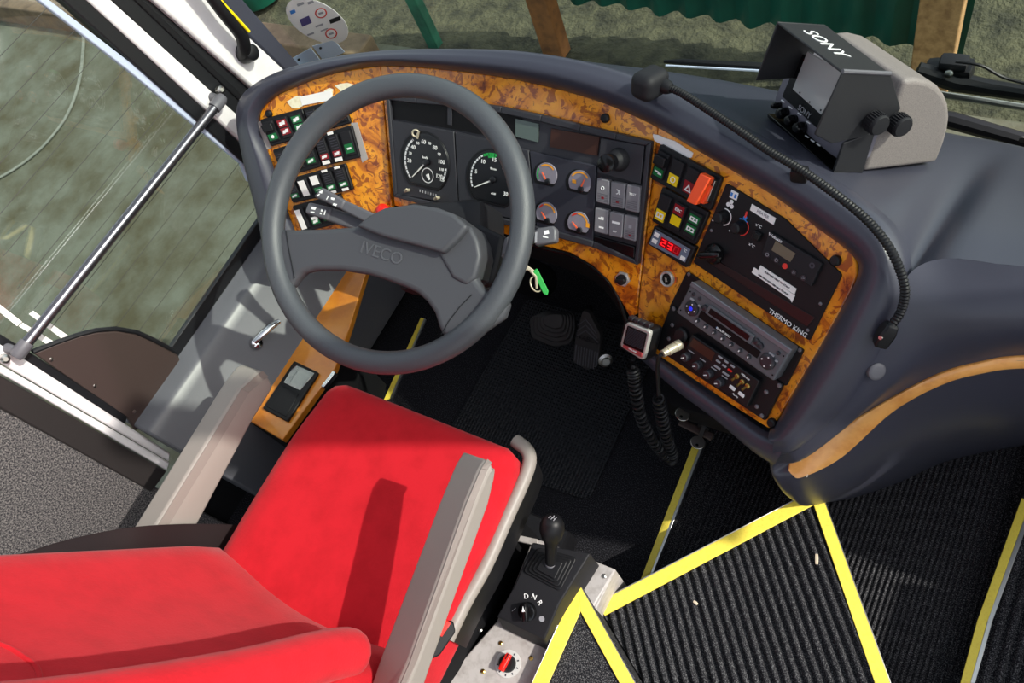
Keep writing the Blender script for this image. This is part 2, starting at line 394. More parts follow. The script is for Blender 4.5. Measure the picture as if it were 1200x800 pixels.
# ------------------------------------------------------------------ floors
def clip_line(poly, p, d):
    """interval of the line p+t*d inside the convex polygon (2D)"""
    t0, t1 = -1e9, 1e9; m = len(poly); area = sum(poly[i][0]*poly[(i+1) % m][1]-poly[(i+1) % m][0]*poly[i][1] for i in range(m))
    sg = 1 if area > 0 else -1
    for i in range(m):
        a, b = poly[i], poly[(i+1) % m]; nx, ny = -(b[1]-a[1])*sg, (b[0]-a[0])*sg
        q = (p[0]-a[0])*nx+(p[1]-a[1])*ny; r = d[0]*nx+d[1]*ny
        if abs(r) < 1e-12:
            if q < 0: return None
            continue
        t = -q/r
        if r > 0: t0 = max(t0, t)
        else: t1 = min(t1, t)
    return (t0, t1) if t1-t0 > 1e-4 else None
def ribbed(poly, d, z, pitch, hgt, thick):
    L = math.hypot(*d); d = (d[0]/L, d[1]/L); e = (-d[1], d[0]); mb = MB()
    ss = [p[0]*e[0]+p[1]*e[1] for p in poly]; s0, s1 = min(ss)+1e-4, max(ss)-1e-4
    prof = [(0, 0), (.08, .55), (.2, .9), (.38, 1), (.54, .9), (.66, .55), (.74, 0)]; last = None; k = 0
    lines = []
    while s0+k*pitch < s1:
        for f, h in prof:
            s = s0+(k+f)*pitch
            if s > s1: break
            c = clip_line(poly, (e[0]*s, e[1]*s), d)
            if c: lines.append((V((e[0]*s+d[0]*c[0], e[1]*s+d[1]*c[0], z-hgt+h*hgt)), V((e[0]*s+d[0]*c[1], e[1]*s+d[1]*c[1], z-hgt+h*hgt))))
        k += 1
    vs = []; fs = []
    for i, (a, b) in enumerate(lines):
        vs += [a, b]
        if i: fs.append([2*i-2, 2*i, 2*i+1, 2*i-1])
    mb.add(vs, fs)
    mb.prism([V((p[0], p[1], z-hgt-.001)) for p in poly], UP, thick)
    return mb
Z_LOW, Z_STEP, Z_DECK, Z_RIGHT = -.014, .15, .245, .03
def xy(px, py, z): p = Zp(px, py, z); return (p.x, p.y)
fl = obj('floor', MB().prism([V(p) for p in ((-.66, -2.2, 0), (.392, -2.2, 0), (.392, .46, 0), (-.66, .46, 0))], UP, .05), M['carpetd']); struct(fl)
r1 = [xy(1197, 583, Z_LOW), xy(1145, 728, Z_LOW), xy(1125, 800, Z_LOW)]
lowp = [(.395, .46), (.395, -.9), (.93, -.9), r1[2], r1[1], (1.03, .46)]
struct(obj('floor', ribbed(lowp, (.02, 1), Z_LOW, .0098, .005, .04), M['carpet'], angle=80))
rs = [xy(1199, 583, Z_RIGHT), xy(1150, 728, Z_RIGHT), xy(1131, 800, Z_RIGHT)]
rp = [(rs[0][0], .5), rs[0], (rs[1][0]-.002, rs[1][1]), (rs[2][0]-.01, -.9), (1.85, -.9), (1.85, .5)]
struct(obj('floor', ribbed([rp[1], rp[2], rp[3], rp[4], rp[5], (1.01, .5)], (.02, 1), Z_RIGHT, .019, .010, .06), M['carpet'], angle=80))
A_, B_, C_ = xy(699.5, 707, Z_STEP), xy(956, 577, Z_STEP), xy(1044.5, 800, Z_STEP)
dx, dy = C_[0]-B_[0], C_[1]-B_[1]; C2 = (B_[0]+dx*2.6, B_[1]+dy*2.6)
D_, E_, F_ = xy(677, 680, Z_DECK), xy(624.4, 800, Z_DECK), xy(747.4, 800, Z_DECK)
fx, fy = F_[0]-D_[0], F_[1]-D_[1]; F2 = (D_[0]+fx*3.4, D_[1]+fy*3.4)
struct(obj('floor', ribbed([A_, B_, C2, F2], (dx, dy), Z_STEP, .0168, .0105, .14), M['carpet'], angle=80))
ek = (D_[0]+(E_[0]-D_[0])*7, D_[1]+(E_[1]-D_[1])*7)
struct(obj('floor', MB().prism([V((p[0], p[1], Z_DECK-.003)) for p in (D_, F2, (F2[0], ek[1]), ek)], UP, .235), M['carpet']))
def nosing(name, outer, inner, z, label, edge=.004, lip=.02):
    """flat yellow strip: outer/inner are pixel edges on height z; aluminium along the outer edge"""
    o = [Zp(*p, z+.002) for p in outer]; i = [Zp(*p, z+.002) for p in inner]
    r = thing(name, label, 'step edging', (o[0]+o[-1])/2, 'yellow step edgings'); b = MB(); a = MB()
    ins = [o[k]+(i[k]-o[k]).normalized()*edge for k in range(len(o))]
    for k in range(len(o)-1):
        b.prism([ins[k], ins[k+1], i[k+1], i[k]], UP, .004)
        a.prism([o[k], o[k+1], ins[k+1], ins[k]], UP, .0045+lip)
    obj('tread_strip', b, M['yellow'], r, bevel=.0008); obj('metal_edge', a, M['alu'], r, bevel=.0008)
    return r
nosing('step_nosing', [(698.7, 705.5), (946, 577)], [(708.5, 721), (953, 591.5)], Z_STEP, 'yellow step edging facing the dash, joining the two corners of the ribbed step', .002)
nosing('step_nosing', [(963.5, 576.5), (1080, 898)], [(949.5, 579.5), (1059, 898)], Z_STEP, 'yellow step edging running from the dash corner down the right side of the ribbed step', .002)
nosing('step_nosing', [(677, 680), (570, 916)], [(680, 716), (591, 916)], Z_DECK, 'yellow edging beside the gear console, left arm of the pointed corner', .002)
nosing('step_nosing', [(677, 680), (806, 908)], [(680, 716), (785, 908)], Z_DECK, 'yellow edging on the right arm of the pointed corner above the ribbed step', .002)
nosing('step_nosing', [(827, 516), (766, 670), (700, 836)], [(814, 515), (752.5, 674), (686, 840)], .002, 'narrow yellow floor edging below the hanging keys', .007)
nosing('step_nosing', [(1213, 590), (1163, 728), (1143, 800), (1120, 890)], [(1197.5, 583), (1145, 728), (1125.5, 800), (1103, 890)], Z_RIGHT, 'bent yellow edging at the far right beside the doorway', .008)
for k, (x, y, l) in enumerate(((957, 655, .012), (815, 706, .006), (1024, 757, .005))):
    c = Zp(x, y, Z_STEP+.003)
    if k < 2: tag(obj('litter_scrap', MB().rbox(c, (.006, l*1.6, .004), .002, 3, R=Matrix.Rotation(.3+k, 3, 'Z')), M['bit']), ('pale scrap of litter on the ribbed step near its right edging', 'tiny pale speck of litter in the middle of the ribbed step')[k], 'litter')
# rubber mat
def rubber_pattern(m):
    nt = m.node_tree; b = nt.nodes['Principled BSDF']; g = nt.nodes.new('ShaderNodeNewGeometry'); hs = []
    for ax in ('X', 'Y'):
        w = nt.nodes.new('ShaderNodeTexWave'); w.bands_direction = ax; w.inputs['Scale'].default_value = 36; nt.links.new(g.outputs['Position'], w.inputs['Vector']); hs.append(w)
    mx = nt.nodes.new('ShaderNodeMath'); mx.operation = 'MAXIMUM'; nt.links.new(hs[0].outputs['Fac'], mx.inputs[0]); nt.links.new(hs[1].outputs['Fac'], mx.inputs[1])
    bp = nt.nodes.new('ShaderNodeBump'); bp.inputs['Strength'].default_value = .9; bp.inputs['Distance'].default_value = .004
    nt.links.new(mx.outputs[0], bp.inputs['Height']); nt.links.new(bp.outputs['Normal'], b.inputs['Normal'])
rubber_pattern(M['rubber'])
PF = Plane((0, 0, .0), (0, 0, 1))
mp = [V((-.19, -.14, .007)), V((.218, -.112, .007)), V((.21, .33, .007)), V((-.17, .33, .007))]
tag(obj('rubber_mat', MB().prism(rnd(PF, mp, .02), UP, .006), M['rubber'], bevel=.001), 'black studded rubber mat on the floor under the steering wheel', 'mat')
# ------------------------------------------------------------------ left wall: sill, wall panel, pillars, window
def xprism(pxs, x, t=.02, mb=None): return (mb or MB()).prism([Xp(a, b, x) for a, b in pxs], (1, 0, 0), t)
RX, RZ0 = -.585, None
ra, rb = Xp(311, 315, RX), Xp(178, 498, RX); rz = (ra.z+rb.z)/2
ga = Xp(290, 300, -.63); gb = Xp(209, 412, -.63); gz = (ga.z+gb.z)/2
Y0, Y1 = -.43, .30
sec = [(-.66, gz-.005), (-.635, gz), (-.615, gz-.012), (RX-.008, rz+.004), (RX+.003, rz-.004), (RX+.012, rz-.022), (-.49, .292), (-.49, .05), (-.66, .05)]
sec0 = sec
mb = MB(); n = len(sec)
ys = [Y0, Y1]
vs = [V((x, y, z)) for y in ys for x, z in sec]
mb.add(vs, [list(range(n))[::-1], list(range(n, 2*n))]+[[i, (i+1) % n, (i+1) % n+n, i+n] for i in range(n)])
wl = obj('wall_left', mb, M['pillar'], bevel=.006, seg=3); struct(wl)
# wall behind the pillar: felt-covered trim panel
struct(obj('wall_left', MB().box((-.645, -1.45, .55), (.05, 1.86, 1.3)), M['felt'], bevel=.004))
struct(obj('wall_left', MB().box((-.66, -.35, .02), (.05, 1.7, .3)), M['void']))
mb = MB(); mb.prism([Zp(*p, .2) for p in ((150, 500), (200, 540), (185, 556), (300, 520), (310, 470), (250, 430))], UP, .2)
# B pillar: white frame, black seal, dark capping
struct(obj('trim_1', xprism([(-500, 93), (40, 428), (200, 531), (199, 541), (40, 448), (-500, 134)], -.615, .03), M['white'], bevel=.004))
struct(obj('trim_2', xprism([(-500, 137), (40, 450), (199, 542), (196, 551), (40, 460), (-500, 150)], -.613, .05), M['white'], bevel=.003))
struct(obj('trim_3', xprism([(-500, 152), (196, 552), (178, 577), (-500, 203)], -.617, .05), M['capping'], bevel=.004))
struct(obj('trim_4', xprism([(-500, 82), (42, 417), (150, 487), (147, 499), (-500, 93)], -.622, .03), M['seal'], bevel=.003))
# brown corner panel at the bottom of the window
bp_ = [(40, 414), (66, 403), (92, 394), (112, 389.5), (135, 388), (160, 392), (180, 401), (209, 416), (215, 430), (160, 505), (150, 490)]
cp = thing('corner_panel', 'dark brown screwed panel with a curved top in the lower corner of the side window', 'panel', Xp(130, 450, -.622))
obj('panel', xprism(bp_, -.622, .012), M['brown'], cp, bevel=.003)
for sx, sy in ((60, 421), (111, 452), (157, 482)): obj('screw', MB().lathe(Xp(sx, sy, -.622), (1, 0, 0), [(.004, 0), (.004, .001), (.002, .002)], 12), M['metal'], cp)
# A pillar bands, each a slab of its own depth
def band(name, l0, l1, r0, r1, x, t, m, bev=.003):
    e = lambda a, b: (a[0]+(a[0]-b[0])*.7, a[1]+(a[1]-b[1])*.7)
    return struct(obj(name, xprism([e(l0, l1), l1, r1, e(r0, r1)], x, t), m, bevel=bev))
band('trim_5', (74, 0), (292, 196), (103, 0), (312, 196), -.618, .03, M['seal'])
band('trim_6', (103, 0), (300, 182), (131, 0), (318, 170), -.612, .04, M['white'], .005)
band('trim_7', (131, 0), (318, 178), (186, 0), (330, 130), -.616, .04, M['seal'], .004)
band('trim_8', (158, 0), (314, 150), (168, 0), (320, 146), -.612, .02, M['black'], .002)
band('trim_9', (180, 0), (306, 112), (246, 0), (372, 112), -.600, .05, M['white'], .006)
band('trim_10', (246, 0), (352, 100), (286, 0), (388, 118), -.596, .05, M['dash'], .006)
# side window: glass, pale seal, heating wires
w1 = thing('window_1', 'side window beside the driver', 'window', Xp(120, 250, -.635)); struct(w1)
PGL = Plane((-.631, -.1, .7), (1, 0, 0))
obj('pane', MB().prism([PGL.P(*q) for q in ((-420, 200), (40, -240), (320, 205), (320, 270), (200, 445), (110, 470))], PGL.n, .005), M['glass'], w1)
obj('seal', xprism([(-30, -66), (58, 0), (162, 80), (288, 188), (300, 215), (292, 213), (283, 192), (150, 82), (46, 1), (-42, -64)], -.625, .012), M['bluewhite'], w1, bevel=.002)
WR = [((60, 4), (-70, 138)), ((93.6, 29), (-70, 205)), ((124, 52), (-80, 281)), ((152, 74), (-20, 274)), ((180, 92), (4, 300)), ((205, 113), (20, 339)), ((232, 127), (40, 362)), ((247, 146), (60, 384)), ((266, 167), (92, 392)), ((284, 186), (130, 391)), ((299, 207), (158, 394)), ((309, 230), (182, 403))]
for a, b in WR: obj('heating_wire', MB().tube([PGL.P(*a, .002), PGL.P(*b, .002)], .0005, 6), M['wire'], w1)
obj('gasket', xprism([(209, 418), (318, 262), (309, 250), (200, 408)], -.627, .012), M['seal'], w1, bevel=.002)
obj('gasket', MB().tube([Xp(*q, -.626) for q in ((38, 412), (66, 401), (92, 392), (112, 387), (135, 385), (160, 389), (180, 398), (206, 412))], .005, 8), M['seal'], w1)
# pale reflective bars at the window foot
st_ = thing('window_sticker', 'pale striped sticker low on the side window behind the grab rail foot', 'sticker', Xp(45, 390, -.628))
for q in (((34, 368), (39, 364), (81, 394), (73, 397)), ((22, 382), (27, 378), (65, 401), (56, 404)), ((-10, 358), (-6, 352), (26, 377), (20, 382))):
    obj('stripe', MB().prism([PGL.P(*p, .002) for p in q], PGL.n, .0006), M['paper'], st_, smooth=False)
# grab rail
gr = thing('grab_rail', 'grey steel grab rail crossing the driver side window', 'grab rail', Xp(140, 262, -.59))
p0, p1 = Xp(257, 119, -.588), Xp(24, 411, -.588)
obj('rail', MB().tube([p0, p1], .0098, 20), mat('rail_steel', '6b6a70', .25, metal=.9), gr)
for q, d in ((p0, 1), (p1, -1)):
    dr = (p0-p1).normalized()*d
    obj('socket', MB().tube([q-dr*.018, q+dr*.008, q+dr*.014], [.0125, .0125, .009], 18), M['stalk'], gr)
    obj('bracket', MB().tube([q+dr*.004, q+dr*.006+V((-.03, 0, .004))], .009, 12), M['stalk'], gr)
    obj('bolt', MB().lathe(q+dr*.024+V((-.012, 0, .006)), (1, 0, .3), [(.008, -.008), (.008, .004), (.004, .007)], 14), M['metal'], gr)
# grab handle on the A pillar
gh = thing('assist_bar', 'black assist bar with a yellow stripe on the white front pillar', 'grab bar', Xp(285, 60, -.58))
hp = [Xp(*q, x) for q, x in (((284, 66), -.60), ((286, 56), -.575), ((282, 40), -.562), ((262, 14), -.556), ((238, -18), -.556), ((190, -80), -.556), ((170, -105), -.575), ((160, -112), -.6))]
obj('grip', MB().tube(cr1(hp, 6), .0135, 18), M['black'], gh)
obj('foot', MB().lathe(Xp(285, 62, -.601), (1, .1, .1), [(.021, 0), (.021, .01), (.016, .03), (.010, .034)], 24), M['black'], gh)
yo = [p+(CAM-p).normalized()*.0132 for p in [Xp(*q, -.556) for q in ((292, 37), (270, 13), (240, -19), (200, -66))]]
obj('stripe', MB().tube(yo, .0032, 8), M['yellowp'], gh)
# inside pull lever on the wall panel
lp = plane3((RX+.012, 0, rz-.022), (-.49, 0, .292), (-.49, -.3, .292))
lv = thing('latch_handle', 'chrome latch handle on the grey side wall left of the wheel', 'handle', lp.P(300, 405))
obj('rosette', MB().lathe(lp.P(300, 402), lp.n, [(.016, 0), (.0155, .006), (.012, .012), (.004, .015)], 24), M['chrome'], lv)
obj('lever', MB().tube([lp.P(298, 400, .012), lp.P(306, 392, .02), lp.P(316, 383, .022), lp.P(327, 376, .02)], [.0095, .0105, .010, .007], 16, flat=.7), M['chrome'], lv)
# windscreen
def yw(x, z): return .44+.20*(1-((x-.6)/1.25)**2)-.17*(z-.64)
def Gp(px, py, off=0):
    d = ray(px, py); a, b = .3, 4.
    for _ in range(60):
        m = (a+b)/2; p = CAM+d*m
        if p.y < yw(p.x, p.z)-off: a = m
        else: b = m
    return CAM+d*a
mb = MB(); rows = [[V((x, yw(x, z), z)) for x in [-.62+2.5*i/24 for i in range(25)]] for z in (.5, .9, 1.4, 2.0, 2.5)]
mb.loft(rows); rows2 = [[p+V((0, .006, 0)) for p in r] for r in rows]; mb.loft(rows2)
w2 = struct(obj('window_2', mb, M['windscreen']), 'curved windscreen in front of the dash', 'window')
def glass_poly(pxs, off, t=.0006):
    pts = [Gp(*q, off) for q in pxs]; c = sum(pts, V((0, 0, 0)))/len(pts); m = len(pts)
    mb = MB(); mb.add(pts+[c]+[p+V((0, t, 0)) for p in pts]+[c+V((0, t, 0))], [[i, (i+1) % m, m] for i in range(m)]+[[(i+1) % m+m+1, i+m+1, 2*m+1] for i in range(m)]+[[i, i+m+1, (i+1) % m+m+1, (i+1) % m] for i in range(m)]); return mb
ds = thing('disc_sticker', 'round white notice sticker with small symbols on the windscreen', 'sticker', Gp(370, 25))
cen = (371.5, 24.5)
el = [(cen[0]+36*math.cos(t)*1.0+6*math.sin(t), cen[1]+25*math.sin(t)+9*math.cos(t)) for t in [2*PI*k/40 for k in range(40)]]
obj('disc', glass_poly(el, .002), M['paper'], ds, smooth=False)
def gq(cx, cy, w, h, a=.5):
    c, s = math.cos(a), math.sin(a); return [(cx+x*w*c-y*h*s*-1*-1, cy+x*w*s+y*h*c) for x, y in ((-.5, -.5), (.5, -.5), (.5, .5), (-.5, .5))]
def circ(cx, cy, r, n=20): return [(cx+r*math.cos(2*PI*k/n), cy+r*.85*math.sin(2*PI*k/n)) for k in range(n)]
obj('symbol', glass_poly(gq(358, 25, 12, 9, -.4), .003), mat('violet_print', '4a3f7c', .5), ds, smooth=False)
obj('symbol', glass_poly(gq(392.5, 23.5, 13, 5, -.35), .003), M['black'], ds, smooth=False)
for c in ((376, 15.5), (388, 39.5)):
    obj('symbol', glass_poly(circ(*c, 7), .003), M['mark_r'], ds, smooth=False); obj('symbol', glass_poly(circ(*c, 5.4), .0036), M['paper'], ds, smooth=False)
    obj('symbol', glass_poly(gq(*c, 5.5, 2.2, -.3), .0042), M['printg'], ds, smooth=False)
obj('symbol', glass_poly(gq(343, 14, 6, 4, -.4), .003), M['blued'], ds, smooth=False)
for q in ((352, 5, 8, 3), (364, 3, 7, 3), (374, 30, 9, 2), (364, 40, 8, 2), (380, 35, 9, 1.4)): obj('symbol', glass_poly(gq(*q, -.35), .003), M['printg'], ds, smooth=False)
for k, (q, dot) in enumerate(((((341, 69), (364, 56), (377, 73), (353, 84)), (350, 70)), (((366, 54), (391, 47), (404, 61), (380, 73)), (375.5, 56.5)))):
    s_ = thing('square_sticker', ('pale blue square tag on the windscreen, left of the pair below the round sticker', 'pale blue square tag on the windscreen, right of the pair below the round sticker')[k], 'sticker', Gp(*q[0]), 'square windscreen tags')
    obj('tag', glass_poly(q, .002), mat('pale_blue_paper', 'c3d4e8', .4), s_, smooth=False); obj('hole', glass_poly(circ(*dot, 1.6, 10), .003), M['black'], s_, smooth=False)
# wipers outside the windscreen
wp = thing('windscreen_wiper', 'black wiper outside the windscreen with its arm behind the monitor', 'wiper', Gp(1150, 110, -.03))
g = lambda px, py, o=-.035: Gp(px, py, o)
obj('blade', MB().tube([g(778, 72), g(800, 72.5), g(890, 78), g(960, 92)], [.003, .006, .008, .006], 8), M['black'], wp)
obj('rubber', MB().tube([g(780, 77, -.02), g(890, 83, -.02), g(1000, 97, -.02)], .0025, 6), M['bluewhite'], wp)
obj('arm', MB().tube([g(1075, 82), g(1120, 96), g(1160, 103), g(1260, 118)], [.014, .017, .014, .011], 10), M['black'], wp)
obj('hinge', MB().rbox(g(1112, 84, -.05), (.075, .04, .035), .008, 5, R=Matrix.Rotation(-.12, 3, 'Y')), M['black'], wp)
obj('hinge', MB().rbox(g(1118, 73, -.05), (.045, .03, .018), .006, 4), M['blackm'], wp)
obj('bolt', MB().lathe(g(1112, 86, -.03), (0, -1, .4), [(.007, 0), (.007, .004), (.004, .006)], 14), M['metal'], wp)
obj('hose', MB().tube(cr1([g(1120, 72), g(1150, 77), g(1180, 92), g(1240, 106)], 5), .0025, 8), M['black'], wp)
wp2 = thing('windscreen_wiper', 'black wiper blade with a pale rubber edge to the right of the monitor', 'wiper', Gp(1170, 150, -.03))
obj('rubber', MB().tube([g(1060, 104), g(1110, 112), g(1200, 126), g(1280, 139)], .006, 8), M['alu'], wp2)
obj('blade', MB().tube([g(1060, 130), g(1115, 141), g(1200, 165), g(1280, 188)], [.012, .016, .014, .012], 10), M['black'], wp2)
obj('bolt', MB().lathe(g(1198, 163, -.02), (0, -1, .4), [(.005, 0), (.005, .004)], 12), M['metal'], wp2)
# shell of the coach that closes the cab, plus an added sun blocker
struct(obj('ceiling', MB().box((.6, -2.6, 2.62), (2.6, 3.0, .06)), M['roof']))
struct(obj('wall_front', MB().box((.6, .475, .28), (2.5, .03, .6)), M['void']))
struct(obj('wall_right_and_sun_block', MB().box((1.88, -.5, .2), (.06, 1.44, 1.3)), M['outside']))
struct(obj('wall_right_and_sun_block', MB().box((1.88, .26, 1.40), (.06, .10, .20)), M['outside']))  # added unseen box, no wall part: keeps sun off the driver's floor
pl_ = MB()
pl_.prism([V((1.85, .486, .5)), V((1.85, .60, .5)), V((1.85, .22, 2.6)), V((1.85, .108, 2.6))], (-1, 0, 0), .07)
struct(obj('trim_11', pl_, M['outside'], bevel=.01))
struct(obj('trim_12', MB().box((1.88, -1.15, 1.6), (.06, .12, 2.1)), M['outside'], bevel=.01))
# ------------------------------------------------------------------ dashboard: padded shell, burl fascia, wood trim
dash = thing('dashboard', 'slate padded dashboard wrapping the driver with a burl wood fascia', 'dashboard', (.2, .3, .5))
STN = [ # plane, inner, crest, outer pixels
 (PA, (352, 287), (328, 300), (310, 312)), (PA, (338, 252), (317, 257), (303, 262)), (PA, (318, 190), (300, 194), (287, 198)),
 (PA, (303, 150), (288, 148), (278, 152)), (PA, (306, 130), (292, 119), (279, 121)), (PA, (322, 113), (308, 98), (296, 101)),
 (PA, (352, 99), (341, 85), (332, 82)), (PA, (395, 85), (390, 73), (386, 68)), (PB, (450, 77), (451, 66), (452, 59)),
 (PB, (520, 81), (523, 67), (526, 57)), (PB, (600, 92), (606, 74), (612, 60)), (PB, (680, 111), (690, 90), (698, 75)),
 (PB, (752, 139), (763, 118), (775, 101)), (PC, (820, 177), (834, 156), (848, 140)), (PC, (900, 224), (918, 203), (934, 190)),
 (PC, (962, 269), (984, 247), (1003, 234)), (PC, (1000, 299), (1026, 284), (1046, 274)), (PC, (1006, 322), (1034, 323), (1060, 328)),
 (PC, (985, 366), (1013, 377), (1040, 392)), (PC, (945, 436), (972, 452), (995, 470)), (PC, (910, 497), (928, 512), (938, 524)), (PC, (902, 504), (906, 519), (908, 534))]
CREST, OUT = .026, .004
inner = [p.P(*a, -.012) for p, a, b, c in STN]; in2 = [p.P(*a, .006) for p, a, b, c in STN]
crest = [p.P(*b, CREST) for p, a, b, c in STN]; outer = [p.P(*c, OUT) for p, a, b, c in STN]
pad = MB()
c1 = [in2[i]*.45+crest[i]*.55+STN[i][0].n*.009 for i in range(len(STN))]
c2 = [outer[i]*.5+crest[i]*.5+STN[i][0].n*.004 for i in range(len(STN))]
tail = []
for i, (p, a, b, c) in enumerate(STN):
    o = outer[i]
    if i <= 3: tail.append(o+V((-.01, .01, -.06)))
    elif i <= 11: tail.append(o+V((-.02 if i < 7 else 0, .03, -.05)))
    else: tail.append(o-p.n*.02)
pad.loft([inner, in2, c1, crest, c2, outer, tail], su=3, sv=5)
# lower lip below the radio
lipn = len(pad.v)
ins = [(757, 405), (800, 437), (850, 472), (894, 503), (920, 512)]; mids = [(755, 412), (797, 446), (845, 481), (888, 513), (918, 526)]; outs = [(752, 421), (792, 457), (840, 493), (880, 527), (906, 545)]
li = [PC.P(*q, -.004) for q in ins]; lm = [PC.P(*q, .014) for q in mids]; lo_ = [PC.P(*q, .0) for q in outs]; lu = [p+V((-.0, .06, -.03)) for p in lo_]
pad.loft([li, lm, lo_, lu], su=4, sv=4)
# right-hand body: pod flank, front face, undercut and deck
TT = [Zp(934, 533.5, .462), Zp(980, 505, .50), Zp(1040, 468, .56), Zp(1100, 437, .61), Zp(1150, 423, .63), Zp(1203, 416, .635)]
TBt = [Zp(940, 557.5, .441), Zp(985, 535, .462), Zp(1045, 482, .535), Zp(1102, 450, .592), Zp(1151, 436, .612), Zp(1204, 430, .617)]
top0 = [outer[20], outer[19], outer[18], outer[17], Zp(1105, 303, .775), Zp(1200, 312, .772)]
fl0 = [Zp(958, 590, .02), Zp(1000, 583, .0), Zp(1052, 566, -.02), Zp(1102, 543, -.02), Zp(1152, 530, -.02), Zp(1205, 520, -.02)]
mid = []
for k in range(6):
    m = (top0[k]*.45+TT[k]*.55)
    mid.append(m+V((.012, -.012, .012))*(1 if k < 4 else 1.6))
low1 = [TBt[k]*.72+fl0[k]*.28+V((.01, -.03, 0)) for k in range(6)]
low2 = [TBt[k]*.3+fl0[k]*.7+V((.008, -.012, 0)) for k in range(6)]
def extp(p): return [V((1.0, p.y+.035, p.z+.003)), V((1.3, p.y+.06, p.z+.004)), V((1.83, p.y+.07, p.z+.004))]
e_ = lambda r: r+extp(r[-1])
rows = [e_(r) for r in (top0, mid, TT, TBt, low1, low2, fl0)]
# wrap the nose of the pod round to the footwell side
nose_ = [outer[20]+V((-.035, .055, -.01)), outer[20]+V((-.045, .06, -.05)), TT[0]+V((-.06, .085, -.01)), TBt[0]+V((-.06, .085, -.02)), low1[0]+V((-.05, .085, 0)), low2[0]+V((-.05, .08, 0)), fl0[0]+V((-.05, .07, 0))]
nose1_ = [outer[20]+V((-.012, .01, -.004)), outer[20]+V((-.022, .012, -.045)), TT[0]+V((-.022, .012, -.005)), TBt[0]+V((-.022, .012, -.01)), low1[0]+V((-.02, .012, 0)), low2[0]+V((-.02, .012, 0)), fl0[0]+V((-.02, .012, 0))]
nose1 = [Zp(907, 521, .505), Zp(902, 532, .475), Zp(902, 544, .445), Zp(905, 556, .42), Zp(914, 568, .34), Zp(926, 576, .16), Zp(932, 579, .02)]
nose = [p+V((-.02, .07, -.01)) for p in nose1]
nmid = [(nose1[k]*.5+rows[k][0]*.5)+V((.0, -.008, -.004)) for k in range(7)]
rows = [[nose[k], nose1[k], nmid[k]]+rows[k] for k in range(7)]
pad.loft(rows, su=6, sv=6)
# deck from the pad back to the windscreen
near = [outer[i]-V((0, 0, .004)) for i in range(10, 18)]+[top0[4], top0[5]]+extp(top0[5])
far = [Zp(612, 64, .80)+V((0, .03, -.03)), Zp(700, 74, .77), Zp(770, 82, .74), Zp(850, 95, .70), Zp(940, 114, .66), Zp(1040, 139, .62), Zp(1110, 157, .60), Zp(1160, 166, .60), Zp(1200, 174, .60), Zp(1240, 182, .60), V((1.0, .54, .60)), V((1.3, .55, .60)), V((1.83, .45, .60))]
d1 = [near[k]*.75+far[k]*.25+V((0, 0, .004 if k < 6 else .014)) for k in range(len(near))]
d2 = [near[k]*.4+far[k]*.6+V((0, 0, .002 if k < 6 else .018)) for k in range(len(near))]
d0 = [near[k]-V((0, 0, .0)) for k in range(len(near))]
dz = [p+V((0, .04, -.05)) for p in far]
pad.loft([d0, d1, d2, far, dz], su=5, sv=4)
obj('padded_shell', pad, M['dash'], dash, angle=60)
# burl fascia: three facets with their own thickness
sA, sB = (445, 77), (459, 240)
facA = [(445, 76.5), (420, 80), (395, 84), (372, 90.5), (352, 98), (335, 106), (322, 112), (312, 120), (305, 131), (302.5, 150), (309, 168), (318, 190), (328, 222), (338, 252), (347, 276), (400, 282), (462, 270), (459, 240)]
facB = [(445, 76.5), (480, 77.5), (520, 80.5), (560, 85.5), (600, 91.5), (640, 100.5), (680, 110.5), (715, 122), (752, 138), (771, 148), (748, 350), (747, 368), (738, 372), (727, 352), (714, 330), (694, 311), (668, 296), (640, 289), (600, 277), (540, 259), (462, 241)]
facC = [(771, 148), (795, 160), (820, 176), (860, 199), (900, 223), (935, 247), (963, 268), (985, 284), (998, 296), (1004, 308), (1004.5, 322), (998, 340), (985, 365), (965, 401), (945, 435), (925, 469), (905, 501), (900, 502), (850, 470), (800, 436), (764, 412), (747, 395), (747.5, 360)]
fas = MB(); pprism(PA, facA, 0, -.012, fas); pprism(PB, facB, 0, -.012, fas); pprism(PC, facC, 0, -.012, fas)
obj('wood_fascia', fas, M['burl'], dash, bevel=.0025, seg=3)
# black edging of the leg opening
obj('edging', MB().tube(cr1([PB.P(*q, -.004) for q in ((600, 279), (640, 291), (668, 298), (694, 313), (714, 332), (726, 353), (733, 374), (737, 385))], 4), .004, 10), M['gloss'], dash)
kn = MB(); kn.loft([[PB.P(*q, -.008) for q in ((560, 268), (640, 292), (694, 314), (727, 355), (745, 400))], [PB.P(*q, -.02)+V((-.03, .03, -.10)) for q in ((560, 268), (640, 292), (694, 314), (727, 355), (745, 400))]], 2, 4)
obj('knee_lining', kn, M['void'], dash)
for pl, x, y in ((PA, 313.3, 133.5), (PB, 707.5, 138.7), (PC, 977, 306), (PC, 902.5, 496.5)):
    obj('stud', disc(pl, x, y, .0075, .007, 0, dome=.004), M['black'], dash)
